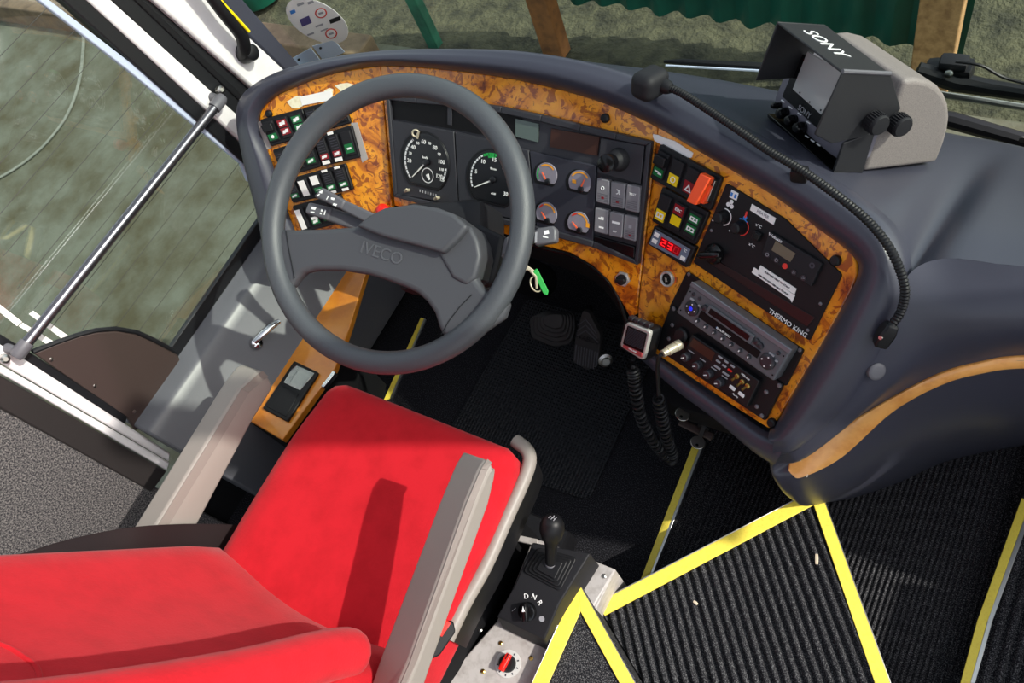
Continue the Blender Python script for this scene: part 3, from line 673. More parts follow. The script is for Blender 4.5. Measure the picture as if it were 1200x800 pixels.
# strip of light wood on the flank
tw = MB(); bas = []
def off(p, k): return p
te = Zp(924.5, 547, .448)
upw = [Zp(924, 546, .449), Zp(926.5, 538.5, .455)]+[TT[k] for k in range(6)]+extp(TT[5])
dnw = [Zp(924, 549, .448), Zp(928.5, 554.5, .443)]+[TBt[k] for k in range(6)]+extp(TBt[5])
nn = V((.25, -.85, .45)).normalized()
tw.loft([[p-nn*.003 for p in upw], [p+nn*.0035-V((0, 0, .001)) for p in upw], [(upw[k]+dnw[k])/2+nn*.0055 for k in range(len(upw))], [p+nn*.0035+V((0, 0, .001)) for p in dnw], [p-nn*.003 for p in dnw]], 3, 8)
e0 = (TT[0]+TBt[0])/2
tr = obj('wood_strip', tw, M['lightwood'], dash)
obj('inlay_line', MB().tube(cr1([TT[0]+nn*.0042, (TT[0]+TBt[0])/2+V((.010, .006, 0))+nn*.0062, TBt[0]+V((.006, .004, 0))+nn*.0042], 6), .0009, 6), M['paper'], dash)
c_ = plane3(mid[2], mid[1], TT[2])
fd = (top0[2]*.25+mid[2]*.75)
bl = Plane(fd, V((.62, -.52, .59)))
obj('blanking_plug', disc(bl, 1029, 436, .012, .0035, -.012, dome=.002), M['stalk'], dash)
# torn paper and labels stuck on the fascia
def sticker(name, pl, pxs, m, label, cat='label', h=.0012, parent=None, texts=()):
    o = obj(name, pprism(pl, pxs, h, 0), m, parent, smooth=False)
    if parent is None: tag(o, label, cat)
    return o
t1 = thing('paper_label', 'white paper label flanked by torn glue patches above the left switches', 'label', PA.P(370, 115))
obj('label', pprism(PA, [(351, 113.5), (388, 105.5), (389.5, 117), (354, 123.5)], .0016, 0), M['paper'], t1, smooth=False)
obj('glue_residue', pprism(PA, [(336, 119), (341, 116), (347, 112.5), (352, 112), (355, 124), (350, 126.5), (343, 127), (339, 123)], .001, 0), M['tape'], t1, smooth=False)
obj('glue_residue', pprism(PA, [(380, 106), (386, 103), (390, 104.5), (389.5, 113), (387, 118), (381, 119)], .001, 0), M['tape'], t1, smooth=False)
sticker('glue_residue', PA, [(392, 100.5), (399, 98), (407, 97), (415, 99.5), (418, 104), (411, 109), (404, 113.5), (398, 111), (399, 106)], M['tape'], 'small patch of torn cream paper on the burl wood left of the wheel top')
t2 = thing('paper_label', 'torn white paper strip above the right switch panel', 'label', PC.P(790, 168))
obj('label', pprism(PC, [(764, 157), (771, 158), (780, 162), (790, 165), (801, 172), (812, 179), (810, 185), (803, 184), (790, 177), (778, 171), (767, 165)], .0016, 0), M['paper'], t2, smooth=False)
sticker('paper_label', PA, [(411, 144), (418.5, 143.5), (431, 186), (424.5, 190.5)], M['clear'], 'narrow strip label left of the instrument cluster')
sticker('paper_label', PA, [(300.5, 143), (305.5, 142), (318, 173), (311.5, 176)], M['clear'], 'curling strip of clear tape at the left end of the fascia')
# ------------------------------------------------------------------ instrument cluster
cl = thing('instrument_cluster', 'dark instrument cluster with two dials and four small gauges behind the wheel', 'instrument cluster', PB.P(610, 220))
OUTL = [(452, 112), (487, 114), (520, 116), (553, 120), (587, 125), (634, 135), (680, 146), (722, 156), (763, 166), (747, 311), (694, 290), (650, 278), (602, 266), (530, 249), (461, 231)]
obj('housing', pprism(PB, OUTL, .004, -.01), M['cluster'], cl, bevel=.002)
def rim(pl, pxs, w, h1, h0, mb):
    P0 = ppoly(pl, pxs, h1); c = sum(P0, V((0, 0, 0)))/len(P0); m = len(P0)
    ins = []
    for i in range(m):
        a, b, p = P0[i-1], P0[(i+1) % m], P0[i]
        d = ((a-p).normalized()+(b-p).normalized()); 
        if d.length < .05: d = pl.n.cross((b-a).normalized())
        d = d.normalized(); 
        if d.dot(c-p) < 0: d = -d
        ins.append(p+d*w)
    for i in range(m): j = (i+1) % m; mb.prism([P0[i], P0[j], ins[j], ins[i]], pl.n, h1-h0)
    return mb
obj('frame', rim(PB, OUTL, .011, .012, -.004, MB()), M['cluster'], cl, bevel=.002)
obj('warning_display', pprism(PB, [(457, 118), (520, 121), (587, 130), (612, 136), (610, 163), (560, 157), (535, 152), (457, 138)], .0055, 0), M['disp'], cl, smooth=False)
obj('display_divider', pprism(PB, [(524, 122), (529, 122.5), (529, 147), (524, 146)], .008, 0), M['cluster'], cl, bevel=.001)
obj('lcd_window', pprism(PB, [(604, 139), (631, 145), (630, 166.5), (604, 160)], .0065, 0), M['lcdg'], cl, smooth=False)
obj('warning_display', pprism(PB, [(646, 150.5), (702.5, 160.5), (700, 182.5), (644, 172)], .0065, 0), M['lcdb'], cl, smooth=False)
obj('left_plate', pprism(PB, [(456, 140.5), (531.5, 154), (536.5, 240.5), (462, 227)], .0095, 0), M['cluster'], cl, bevel=.0015)
obj('middle_plate', pprism(PB, [(533, 154.3), (619, 176), (627.5, 263), (537.7, 242)], .0095, 0), M['cluster'], cl, bevel=.0015)
obj('gauge_plate', pprism(PB, [(620.5, 177), (698.6, 194), (694.5, 288), (629, 270)], .0095, 0), mat('gauge_plate_blue', '2b2b35', .5), cl, bevel=.0015)
obj('joystick_plate', pprism(PB, [(704, 161.5), (755, 170.5), (750.5, 216), (699.5, 202.5)], .0095, 0), M['cluster'], cl, bevel=.0015)
obj('blank_plate', pprism(PB, [(696, 276), (743.6, 289), (743.6, 303), (695.5, 287.5)], .0095, 0), M['gloss'], cl, bevel=.0015)
def dshape(pl, px, py, r, flat, h1, h0, n=40, ca=0):
    """disc with its lower part cut at flat*r below the centre"""
    c = pl.P(px, py, h1); pts = []
    for k in range(n):
        a = 2*PI*k/n; x, y = r*math.cos(a), r*math.sin(a)
        y = max(y, -flat*r); pts.append(c+pl.u*x+pl.v*y)
    out = []
    for p in pts:
        if not out or (p-out[-1]).length > 1e-5: out.append(p)
    return MB().prism(out, pl.n, h1-h0)
def arc(pl, px, py, r0, r1, a0, a1, h, n=24, mb=None, t=.0004):
    c = pl.P(px, py, h); mb = mb or MB(); vs = []
    for k in range(n+1):
        a = math.radians(a0+(a1-a0)*k/n); d = pl.u*math.cos(a)+pl.v*math.sin(a); vs += [c+d*r0, c+d*r1]
    return mb.add(vs, [[2*k, 2*k+1, 2*k+3, 2*k+2] for k in range(n)])
def needle(pl, px, py, ang, l, w, h, back=.0):
    a = math.radians(ang); d = pl.u*math.cos(a)+pl.v*math.sin(a); e = pl.n.cross(d); c = pl.P(px, py, h)
    return MB().prism([c-d*back-e*w, c+d*l-e*w*.45, c+d*l+e*w*.45, c-d*back+e*w], pl.n, .0012)
def dial(px, py, r, nums, a0, a1, vmax, name, arcs, needle_ang, minor):
    bez = MB()
    c = PB.P(px, py, .0105)
    obj('bezel', dshape(PB, px-1, py, r*1.22, .80, .0115, 0), M['black'], cl, bevel=.0015)
    d = obj(name, dshape(PB, px, py, r*1.13, .78, .0125, 0), M['dialb'], cl, bevel=.0008)
    H = .0131
    for q0, q1, m, rr0, rr1 in arcs: obj('scale', arc(PB, px, py, r*rr0, r*rr1, q0, q1, H), m, d, smooth=False)
    for val, big in nums:
        a = math.radians(a0+(a1-a0)*val/vmax); o = PB.P(px, py, H)+(PB.u*math.cos(a)+PB.v*math.sin(a))*r*.80
        text(str(val), o, PB.u, PB.v, r*(.22 if big else .15), M['symbol'], d, 'numeral')
    tk = MB()
    for k in range(minor+1):
        a = a0+(a1-a0)*k/minor; arc(PB, px, py, r*.92, r*1.04, a-.9, a+.9, H+.0002, 2, tk)
    obj('scale', tk, M['dialb'], d, smooth=False)
    obj('needle', needle(PB, px, py, needle_ang, r*.92, r*.035, H+.003), M['needle_w'], d, smooth=False)
    obj('needle_hub', disc(PB, px, py, r*.13, H+.005, H, dome=.001), M['dialb'], d)
    return d
sp = dial(498.3, 191, .0475, [(20, 1), (40, 1), (60, 1), (80, 1), (100, 1), (120, 1), (30, 0), (50, 0), (70, 0), (90, 0), (110, 0)], 226, -40, 125, 'speedometer', [(226, 128, M['symbol'], .97, 1.05), (-2, -30, M['symbol'], .97, 1.05)], 226, 25)
obj('clock_ring', arc(PB, 501, 205.5, .0125, .0142, 0, 360, .0135, 32), M['symbol'], sp, smooth=False)
obj('needle', needle(PB, 501, 206, -60, .008, .0035, .0138, .003), M['symbol'], sp, smooth=False)
ptext('km/h', PB, 498, 184.5, .006, M['symbol'], sp, .0135)
ptext('125', PB, 518, 211, .007, M['symbol'], sp, .0135)
od = MB()
for k in range(7): x = 491.5+k*3.1; od = pprism(PB, [(x, 222+k*.9), (x+.9, 222.2+k*.9), (x+.9, 225+k*.9), (x, 224.8+k*.9)], .0108, .009, od)
obj('odometer', od, M['printg'], sp, smooth=False)
for x, y in ((479.5, 222.5), (514.5, 231.5)):
    c = PB.P(x, y, .01); obj('setting_pin', MB().tube([c, c+PB.n*.012, c+PB.n*.014+PB.u*.006+PB.v*.005], [.003, .003, .0022], 10), M['brass'], sp)
c = PB.P(487, 156, .014)
obj('lock_tab', MB().ring(c, (PB.n+PB.u*.6).normalized(), .006, .0018, 20, 8), M['brass'], sp)
obj('lock_tab', MB().tube([c+PB.u*.004-PB.v*.002, c+PB.u*.007+PB.v*.004, c+PB.u*.004-PB.v*.009], .0022, 8), M['brass'], sp)
ta = dial(576.5, 211, .045, [(5, 1), (10, 1), (15, 1), (20, 1), (25, 1), (30, 1)], 206, -32, 30, 'tachometer', [(206, 118, M['symbol'], .97, 1.04), (118, 62, M['mark_g'], .95, 1.05), (106, 84, M['mark_g'], .86, .96), (50, 34, M['mark_o'], .97, 1.04), (-12, -30, M['mark_r'], .93, 1.06)], 208, 30)
ptext('R/min', PB, 578, 198, .0055, M['symbol'], ta, .0135); ptext('x100', PB, 578, 227, .005, M['symbol'], ta, .0135)
obj('reset_knob', disc(PB, 541, 240.5, .0045, .018, .009, dome=.002), M['chrome'], cl)
for (px, py, ang, arcs) in ((640, 205, 128, ((215, 150, 'mark_g'), (130, 40, 'mark_o'))), (679, 214, 72, ((150, 35, 'mark_o'),)), (640, 251, 132, ((150, 118, 'mark_r'), (110, 20, 'mark_o'))), (677.5, 262, 140, ((140, 105, 'mark_r'), (100, 10, 'mark_o')))):
    obj('bezel', dshape(PB, px-1.8, py+1, .0235, .66, .0105, 0), M['black'], cl, bevel=.001)
    g_ = obj('gauge', dshape(PB, px, py, .0205, .62, .0118, 0), M['dial'], cl, bevel=.0006)
    for a0, a1, m in arcs: obj('scale', arc(PB, px, py, .0155, .0182, a0, a1, .0124), M[m], g_, smooth=False)
    pv = (px+.6, py+8)
    obj('needle', needle(PB, *pv, ang, .0185, .0016, .0145), M['needle_o'], g_, smooth=False)
    obj('needle_hub', disc(PB, *pv, .0052, .0155, .0118, dome=.001), M['dialb'], g_)
    if (px, py) == (679, 214): obj('scale', pprism(PB, [(670.5, 210), (675, 211), (675, 215), (670.5, 214)], .0124, .0118), M['mark_o'], g_, smooth=False)
    if (px, py) == (677.5, 262): obj('scale', pprism(PB, [(686.5, 261), (690.5, 262), (690.5, 267), (686.5, 266)], .0124, .0118), M['mark_o'], g_, smooth=False)
# mirror joystick
jc = PB.P(725, 187, .0095)
js = obj('joystick', MB().lathe(jc, PB.n, [(.019, 0), (.018, .003), (.015, .006), (.0165, .008), (.0135, .011), (.015, .013), (.012, .016), (.0135, .018), (.0105, .021), (.0095, .024)], 26), M['blackm'], cl)
obj('knob', MB().lathe(jc+PB.n*.024, PB.n, [(.009, 0), (.0135, .005), (.0145, .02), (.0138, .023), (.010, .025)], 24), M['gloss'], js)
# six grey push switches
SQ = [((550, 175), (640, 195), (640, 372), (541, 347)), ((651, 200), (755, 221), (746, 400), (645, 380)), ((765, 221), (862, 241), (851, 430), (750, 406)), ((536, 389), (633, 410), (626, 586), (528, 561)), ((641, 415), (742, 440), (731, 611), (633, 590)), ((746, 440), (842, 462), (829, 636), (736, 611))]
for k, q in enumerate(SQ):
    px = [(610+x/6.153, 180+y/6.153) for x, y in q]
    mb = rprism(PB, px, .003, .0165, .004)
    s_ = obj('rocker_switch', mb, M['grey'], cl, bevel=.0018, seg=3)
    Q = ppoly(PB, px, .0168)
    gr_ = MB()
    for j in range(5):
        t = .6+.07*j; a, b = bil(Q, .12, t), bil(Q, .88, t); gr_.prism([a, b, b-PB.v*.0009, a-PB.v*.0009], PB.n, .0006)
    if k not in (3, 4): obj('grip_lines', gr_, M['stalk'], s_, smooth=False)
    def bar(s0, t0, s1, t1, m=M['symbol']):
        mb = MB(); mb.prism([bil(Q, s0, t0), bil(Q, s1, t0), bil(Q, s1, t1), bil(Q, s0, t1)], PB.n, .0005); obj('symbol', mb, m, s_, smooth=False)
    if k == 0: obj('symbol', MB().ring(bil(Q, .48, .36), PB.n, .0026, .0006, 16, 6), M['symbol'], s_); bar(.4, .72, .6, .8, M['lens_r'])
    if k == 1: obj('symbol', MB().ring(bil(Q, .42, .36), PB.n, .0034, .0007, 16, 6, -1.6, 1.6), M['symbol'], s_); bar(.6, .28, .66, .46); bar(.4, .72, .6, .8, M['lens_r'])
    if k == 2: text('TEST', bil(Q, .48, .34), PB.u, PB.v, .0055, M['symbol'], s_)
    if k == 3: bar(.3, .36, .68, .44); bar(.46, .32, .68, .38); bar(.35, .72, .7, .79)
    if k == 4: bar(.22, .36, .76, .45); text('OFF', bil(Q, .45, .78), PB.u, PB.v, .004, M['symbol'], s_)
    if k == 5: bar(.4, .38, .62, .5, M['printg']); bar(.44, .76, .6, .84, M['lens_r'])
# ------------------------------------------------------------------ rocker switch modules
def module(pl, px, gangs, label, group):
    c = [sum(p[0] for p in px)/4, sum(p[1] for p in px)/4]
    r = thing('switch_panel', label, 'switch panel', pl.P(*c), group)
    obj('housing', rprism(pl, px, .004, .007, -.001), M['black'], r, bevel=.0015)
    Q = ppoly(pl, px, .0072); n = len(gangs)
    def quad(s0, s1, t0, t1, h=0): return [bil(Q, s, t)+pl.n*h for s, t in ((s0, t0), (s1, t0), (s1, t1), (s0, t1))]
    for k, g in enumerate(gangs):
        if not g: continue
        a, b = (k+.14)/n, (k+.86)/n
        if g.get('flap'): continue
        lo, hi = g.get('tilt', (.003, .006))
        top = [p for p in quad(a, b, .13, .87)]; tp = [top[0]+pl.n*hi, top[1]+pl.n*hi, top[2]+pl.n*lo, top[3]+pl.n*lo]
        mb = MB(); mb.add(tp+[p-pl.n*.001 for p in top], [[0, 1, 2, 3], [7, 6, 5, 4], [0, 4, 5, 1], [1, 5, 6, 2], [2, 6, 7, 3], [3, 7, 4, 0]])
        s = obj('rocker_switch', mb, M['blackm'], r, bevel=.0008)
        def onr(s0, s1, t0, t1, h=.0004):
            f = lambda x, y: bil(tp, x, y)+pl.n*h
            return [f(s0, t0), f(s1, t0), f(s1, t1), f(s0, t1)]
        if g.get('ridge'):
            gm = MB()
            for j in range(5): gm.prism(onr(.15, .85, .10+j*.11, .13+j*.11, .0006), pl.n, .0008)
            obj('grip_lines', gm, M['printd'], s, smooth=False)
        if g.get('toggle'):
            f = onr(.0, 1., .12, .5, .007); obj('toggle', MB().prism(f, pl.n, .009), M['black'], s, bevel=.0015)
        for t0, t1, m, sym in g.get('lens', ()):
            obj('lens', MB().prism(onr(.08, .92, t0, t1, .0010), pl.n, .0012), M[m], s, smooth=False)
            tm = (t0+t1)/2; dt = (t1-t0)
            if sym == 'bus':
                sm = MB(); sm.prism(onr(.25, .75, tm-.18*dt, tm+.22*dt, .0015), pl.n, .0004); sm.prism(onr(.2, .45, tm+.1*dt, tm+.32*dt, .0016), pl.n, .0004); sm.prism(onr(.55, .8, tm-.3*dt, tm, .0016), pl.n, .0004); obj('symbol', sm, M['symbol'], s, smooth=False)
            elif sym == 'coach':
                sm = MB(); sm.prism(onr(.2, .8, tm-.25*dt, tm-.13*dt, .0015), pl.n, .0004); sm.prism(onr(.16, .84, tm+.12*dt, tm+.26*dt, .0015), pl.n, .0004)
                for x in (.18, .45, .72): sm.prism(onr(x, x+.1, tm-.2*dt, tm+.2*dt, .0015), pl.n, .0004)
                obj('symbol', sm, M['symbol'], s, smooth=False)
            elif sym == 'ring': obj('symbol', MB().ring(bil(onr(.08, .92, t0, t1, .0014), .5, .5), pl.n, .0042, .0007, 24, 6), M['symbol'], s)
            elif sym == 'bar': obj('symbol', MB().prism(onr(.3, .75, tm-.1*dt, tm+.12*dt, .0015), pl.n, .0004), M['symbol'], s, smooth=False)
            elif sym == 'wave':
                sm = MB(); sm.prism(onr(.2, .55, tm-.16*dt, tm, .0015), pl.n, .0004); sm.prism(onr(.5, .82, tm-.05*dt, tm+.16*dt, .0015), pl.n, .0004); obj('symbol', sm, M['symbol'], s, smooth=False)
            elif sym == 'fan': obj('symbol', MB().ring(bil(onr(.08, .92, t0, t1, .0014), .5, .5), pl.n, .0022, .0016, 8, 6), M['symbol'], s)
            elif sym == 'tri':
                q = onr(.2, .85, t0+.18*dt, t1-.15*dt, .0016); a_, b_, c_ = (q[0]+q[1])/2, q[2], q[3]; ce = (a_+b_+c_)/3; obj('symbol', MB().prism([a_, b_, c_], pl.n, .0004), M['symbol'], s, smooth=False)
                obj('symbol', MB().prism([ce+(x-ce)*.4+pl.n*.0005 for x in (a_, b_, c_)], pl.n, .0004), M['lens_r'], s, smooth=False)
            elif sym == 'EDC': text('EDC', bil(onr(.08, .92, t0, t1, .0016), .5, .5), Q[1]-Q[0], Q[0]-Q[3], .0068, M['symbol'], s)
        for s0, s1, t0, t1 in g.get('tags', ()): obj('paper_tag', MB().prism(onr(s0, s1, t0, t1, .0016), pl.n, .0006), M['paper'], s, smooth=False)
    return r, Q
G_ = lambda sym='bus', **k: dict(ridge=1, lens=((.68, .92, 'lens_g', sym),), **k)
LG = 'switch panels left of the wheel'
module(PA, [(304.2, 140.2), (353.5, 127), (364.5, 157), (317.5, 171.7)], [dict(toggle=1, lens=((.62, .92, 'lens_g', 'fan'),)), dict(lens=((.1, .45, 'lens_r', 'bus'), (.52, .85, 'lens_r', 'bus'))), dict(lens=((.1, .45, 'lens_g', 'bus'), (.52, .85, 'lens_g', 'bus')))], 'black switch panel with green and red rockers at the top left corner of the fascia', LG)
module(PA, [(354.6, 126.5), (400, 115.5), (411, 144), (366.5, 157)], [G_(), dict(ridge=1), dict(ridge=1)], 'black switch panel under the white paper label, partly behind the wheel rim', LG)
module(PA, [(319, 175.5), (365, 161), (376.5, 195), (331.5, 208)], [G_(), G_('bar'), G_('bus')], 'black switch panel left of the wheel, second row, left one, crossed by the rim', LG)
module(PA, [(366.5, 160.5), (411.5, 146.5), (421.5, 184.5), (377.5, 195)], [dict(ridge=1, lens=((.66, .9, 'lens_r', 'bus'),), tags=((.1, .9, .96, 1.12),)), dict(ridge=1, lens=((.66, .9, 'lens_r', 'bus'),), tags=((.1, .9, .96, 1.12), (.2, .8, -.16, -.04))), dict(lens=((.52, .9, 'lens_g', 'bar'),))], 'black switch panel with two red rockers and paper tags inside the wheel rim', LG)
module(PA, [(331.5, 211), (404, 191.5), (413.5, 222), (343, 238)], [G_(), dict(tags=((.1, .8, .1, .95),)), dict(lens=((.66, .9, 'lens_g', 'bar'),), tags=((.1, .9, .02, .5),)), G_('bus', tags=((.2, .8, -.14, -.02), (.2, .9, 1., 1.14))), G_('bus', tags=((.2, .8, -.14, -.02), (.2, .9, 1., 1.14)))], 'wide black switch panel in the third row, above the stalks', LG)
module(PA, [(342, 241.5), (398, 227), (410, 258), (354, 273)], [dict(tags=((.1, .7, .05, 1.02),)), dict(ridge=1, lens=((.66, .92, 'lens_g', 'bus'),), tags=((.2, .9, .56, .7),)), dict(lens=((.6, .9, 'lens_g', 'coach'),)), {}], 'lowest black switch panel on the left, behind the two stalks', LG)
RG = 'switch panels right of the cluster'
r, Q = module(PC, [(773.5, 168.5), (845.8, 208), (832, 247.5), (761.3, 208.5)], [dict(toggle=1, lens=((.62, .94, 'lens_g', 'wave'),)), dict(lens=((.55, .95, 'lens_y', 'ring'),)), dict(lens=((.5, .95, 'lens_r', 'tri'),)), dict(flap=1)], 'black four-switch panel with a raised orange safety flap', RG)
fp = [PC.P(*q, .028) for q in ((820.3, 202.6), (832.5, 209), (814.5, 240.5), (803.6, 236))]
fo = obj('safety_flap', MB().prism(fp, PC.n, .012), M['orange'], r, bevel=.0015)
obj('flap_hinge', MB().prism([PC.P(*q, .018) for q in ((829, 216), (833.5, 219), (824, 239.5), (818, 236.5))], PC.n, .012), M['orange'], r, bevel=.001)
obj('bracket', pprism(PC, [(829, 207), (838, 212), (829, 237), (819, 235)], .014, .006), M['metal'], r, bevel=.0008)
module(PC, [(776, 218.5), (830.7, 249), (814, 287.5), (763.5, 259)], [dict(lens=((.58, .98, 'lens_y', 'coach'),)), dict(lens=((.06, .42, 'lens_r', 'EDC'), (.48, .84, 'lens_y', ''))), dict(lens=((.1, .42, 'lens_g', 'coach'), (.5, .82, 'lens_g', 'coach')))], 'black three-switch panel with yellow and green rockers below the orange flap', RG)
# temperature display
td = thing('temperature_display', 'small temperature display with red digits below the right switches', 'display', PC.P(786, 289))
obj('housing', rprism(PC, [(766.5, 264), (814.7, 290), (804, 314), (758.5, 286)], .003, .010, -.001), M['black'], td, bevel=.0015)
fc = obj('face', pprism(PC, [(767.5, 268.3), (809, 292.3), (802.5, 307.5), (760.5, 285.7)], .0108, .009), mat('display_face', '6a7386', .45), td, smooth=False)
dw = obj('digit_window', pprism(PC, [(775, 277.3), (798.6, 290.6), (794.6, 300.7), (771.6, 287.2)], .0114, .01), M['ledoff'], td, smooth=False)
DQ = [PC.P(*q, .0118) for q in ((775, 277.3), (798.6, 290.6), (794.6, 300.7), (771.6, 287.2))]
SEG = {'2': 'abged', '3': 'abgcd', '0': 'abcdef'}
def seg(ch, s0, m):
    mb = MB(); w = .22; x0, x1, y0, y1, ym = s0, s0+w, .16, .84, .5
    def b(xa, ya, xb, yb): mb.prism([bil(DQ, xa, ya), bil(DQ, xb, ya), bil(DQ, xb, yb), bil(DQ, xa, yb)], PC.n, .0003)
    t, q = .045, .08
    d = dict(a=(x0, y0, x1, y0+q), g=(x0, ym-q/2, x1, ym+q/2), d=(x0, y1-q, x1, y1), f=(x0, y0, x0+t, ym), e=(x0, ym, x0+t, y1), b=(x1-t, y0, x1, ym), c=(x1-t, ym, x1, y1))
    for k in SEG[ch]: b(*d[k])
    obj('digit', mb, m, dw, smooth=False)
seg('2', .07, M['led']); seg('3', .39, M['led']); seg('0', .70, mat('led_dim', 'b5061a', .4, emit=.35))
for q in (((767.5, 271.5), (772.8, 274.5), (771, 279), (765.7, 276)), ((764.8, 278.8), (770.2, 281.8), (768.4, 286.2), (763, 283.2)), ((797.8, 299), (803.2, 302), (801.4, 306.3), (796, 303.3))): obj('button', pprism(PC, q, .0118, .0105), M['paper'], fc, bevel=.0004)
ptext('°C', PC, 802.8, 293.6, .006, M['symbol'], td, .0112, 0)
# nut-framed rotary switch and power socket
rs_ = thing('rotary_switch', 'black rotary switch in a hexagonal chrome nut on the burl wood', 'switch', PB.P(729, 327))
c = PB.P(728.8, 327.3, .004); obj('nut', MB().lathe(c-PB.n*.004, PB.n, [(.0135, 0), (.0135, .003), (.0118, .005), (.009, .005)], 6), M['nut'], rs_, smooth=False)
obj('knob', MB().lathe(c, PB.n, [(.0092, 0), (.0088, .006), (.006, .007)], 24), M['black'], rs_); obj('knob', MB().box(c+PB.n*.008, (.017, .005, .006), Matrix((PB.u, PB.v, PB.n)).transposed() @ Matrix.Rotation(.3, 3, 'Z')), M['black'], rs_, bevel=.001)
so = thing('power_socket', 'round chrome-ringed power socket left of the radio', 'socket', PC.P(783, 327))
c = PC.P(783, 326.5, .0); obj('ring', MB().lathe(c, PC.n, [(.0125, 0), (.0128, .004), (.0115, .006), (.0095, .005), (.009, -.004)], 28), M['nut'], so); obj('core', MB().lathe(c, PC.n, [(.0095, 0), (.009, .0035)], 24), M['gloss'], so)
obj('contact', MB().box(c+PC.n*.005+PC.u*.001, (.007, .004, .003), Matrix((PC.u, PC.v, PC.n)).transposed() @ Matrix.Rotation(-.9, 3, 'Z')), M['chrome'], so)
obj('lamp_ring', arc(PC, 784, 325.5, .0128, .0138, -20, 110, .003, 16), M['redp'], so, smooth=False)
rk = thing('red_switch', 'round red switch cap on the burl wood behind the steering hub', 'switch', PB.P(455, 243))
obj('cap', MB().lathe(PB.P(456, 245, .0), PB.n, [(.006, 0), (.006, .012), (.0135, .014), (.0145, .02), (.012, .026), (.006, .029)], 24), M['redp'], rk)
RC = Matrix((PC.u, PC.v, PC.n)).transposed(); RB = Matrix((PB.u, PB.v, PB.n)).transposed()
# ------------------------------------------------------------------ heater control panel
tk = thing('climate_panel', 'black heater and air conditioning control panel with chamfered corner', 'control panel', PC.P(890, 305))
TKP = [(851, 214.5), (920, 256.5), (986.5, 322), (948.5, 399.5), (812, 307.5)]
obj('face_plate', rprism(PC, TKP, .004, .003, -.002), M['panelblk'], tk, bevel=.001)
obj('lower_panel', pprism(PC, [(840, 305), (955, 372), (946, 383), (834, 310)], .0042, .002), mat('deep_maroon', '1c0f10', .3), tk, bevel=.0006)
ic = pprism(PC, [(857.3, 222), (865.3, 226.5), (862.8, 235), (854.5, 230.8)], .0038, .003); obj('symbol', ic, M['symbol'], tk, smooth=False)
obj('symbol', pprism(PC, [(856.6, 225), (859, 226.3), (857.6, 230.4), (855.6, 229.3)], .0044, .0036), M['blued'], tk, smooth=False)
obj('symbol', pprism(PC, [(861, 227.4), (863.4, 228.7), (861.8, 232.6), (859.8, 231.5)], .0044, .0036), M['blued'], tk, smooth=False)
fan = MB(); cc = PC.P(856, 239.3, .0038)
for k in range(3):
    a = math.radians(90+120*k); fan.lathe(cc+(PC.u*math.cos(a)+PC.v*math.sin(a))*.0038, PC.n, [(.0032, -.0004), (.0032, .0002)], 14)
obj('symbol', fan, M['symbol'], tk, smooth=False)
obj('scale', arc(PC, 848.5, 254, .0112, .0128, -70, 110, .0038), M['symbol'], tk, smooth=False)
obj('scale', arc(PC, 868.5, 266, .0112, .0128, 62, 128, .0038), M['blued'], tk, smooth=False)
obj('scale', arc(PC, 868.5, 266, .0112, .0128, -70, 62, .0038), M['redd'], tk, smooth=False)
for x, y in ((847.5, 254), (867.5, 266)):
    c = PC.P(x, y, .003); kn = obj('knob', MB().lathe(c, PC.n, [(.0095, 0), (.0085, .006), (.0082, .014), (.006, .016)], 12), M['black'], tk)
    obj('pointer', MB().tube([c+PC.n*.014-PC.u*.002-PC.v*.002, c+PC.n*.011-PC.u*.0075-PC.v*.0085], .0013, 6), M['symbol'], kn)
obj('symbol', MB().tube([PC.P(873.2, 254.5, .004), PC.P(875.5, 248, .004)], .0016, 8), M['redd'], tk); obj('symbol', disc(PC, 873, 255.2, .003, .0042, .003), M['blued'], tk)
obj('label_strip', pprism(PC, [(881, 239), (909, 255.6), (906.2, 263.2), (878.8, 246.2)], .0042, .003), M['paper'], tk, smooth=False)
ptext('HEATER', PC, 894, 251, .0058, M['printg'], tk, .0045)
rk2 = obj('rocker_switch', pprism(PC, [(883.5, 269.5), (892, 274.3), (887.5, 284), (879.5, 279)], .009, .002), M['black'], tk, bevel=.001)
obj('rocker_cap', pprism(PC, [(884.8, 272), (890.5, 275.3), (887.2, 282.5), (881.6, 279.2)], .0115, .009), M['gloss'], rk2, bevel=.0008)
for px in ((889, 264.5), (881, 287.5)): ptext('x°C', PC, px[0], px[1], .006, M['symbol'], tk, .0038, squeeze=1.1)
c = PC.P(838, 297, .003); hk = obj('rotary_knob', MB().lathe(c, PC.n, [(.016, 0), (.0155, .006), (.012, .010), (.003, .011)], 26), M['gloss'], tk)
obj('grip', MB().rbox(c+PC.n*.013, (.040, .011, .016), .005, 6, R=RC @ Matrix.Rotation(.55, 3, 'Z')), M['gloss'], hk)
for x, y in ((833, 270), (819.5, 300.5), (961, 356), (946, 387)): obj('screw', disc(PC, x, y, .0026, .0045, .002, dome=.001), M['screw'], tk)
hm = obj('heater_timer', rprism(PC, [(901.5, 271), (963.5, 308.5), (950.5, 336), (892, 297)], .002, .0085, .002), M['blackm'], tk, bevel=.001)
obj('lcd_window', pprism(PC, [(909, 282), (932.2, 297), (926, 307), (904, 293)], .0091, .008), M['lcd'], hm, smooth=False)
ptext('Webasto', PC, 908.5, 278.5, .0062, M['symbol'], hm, .009)
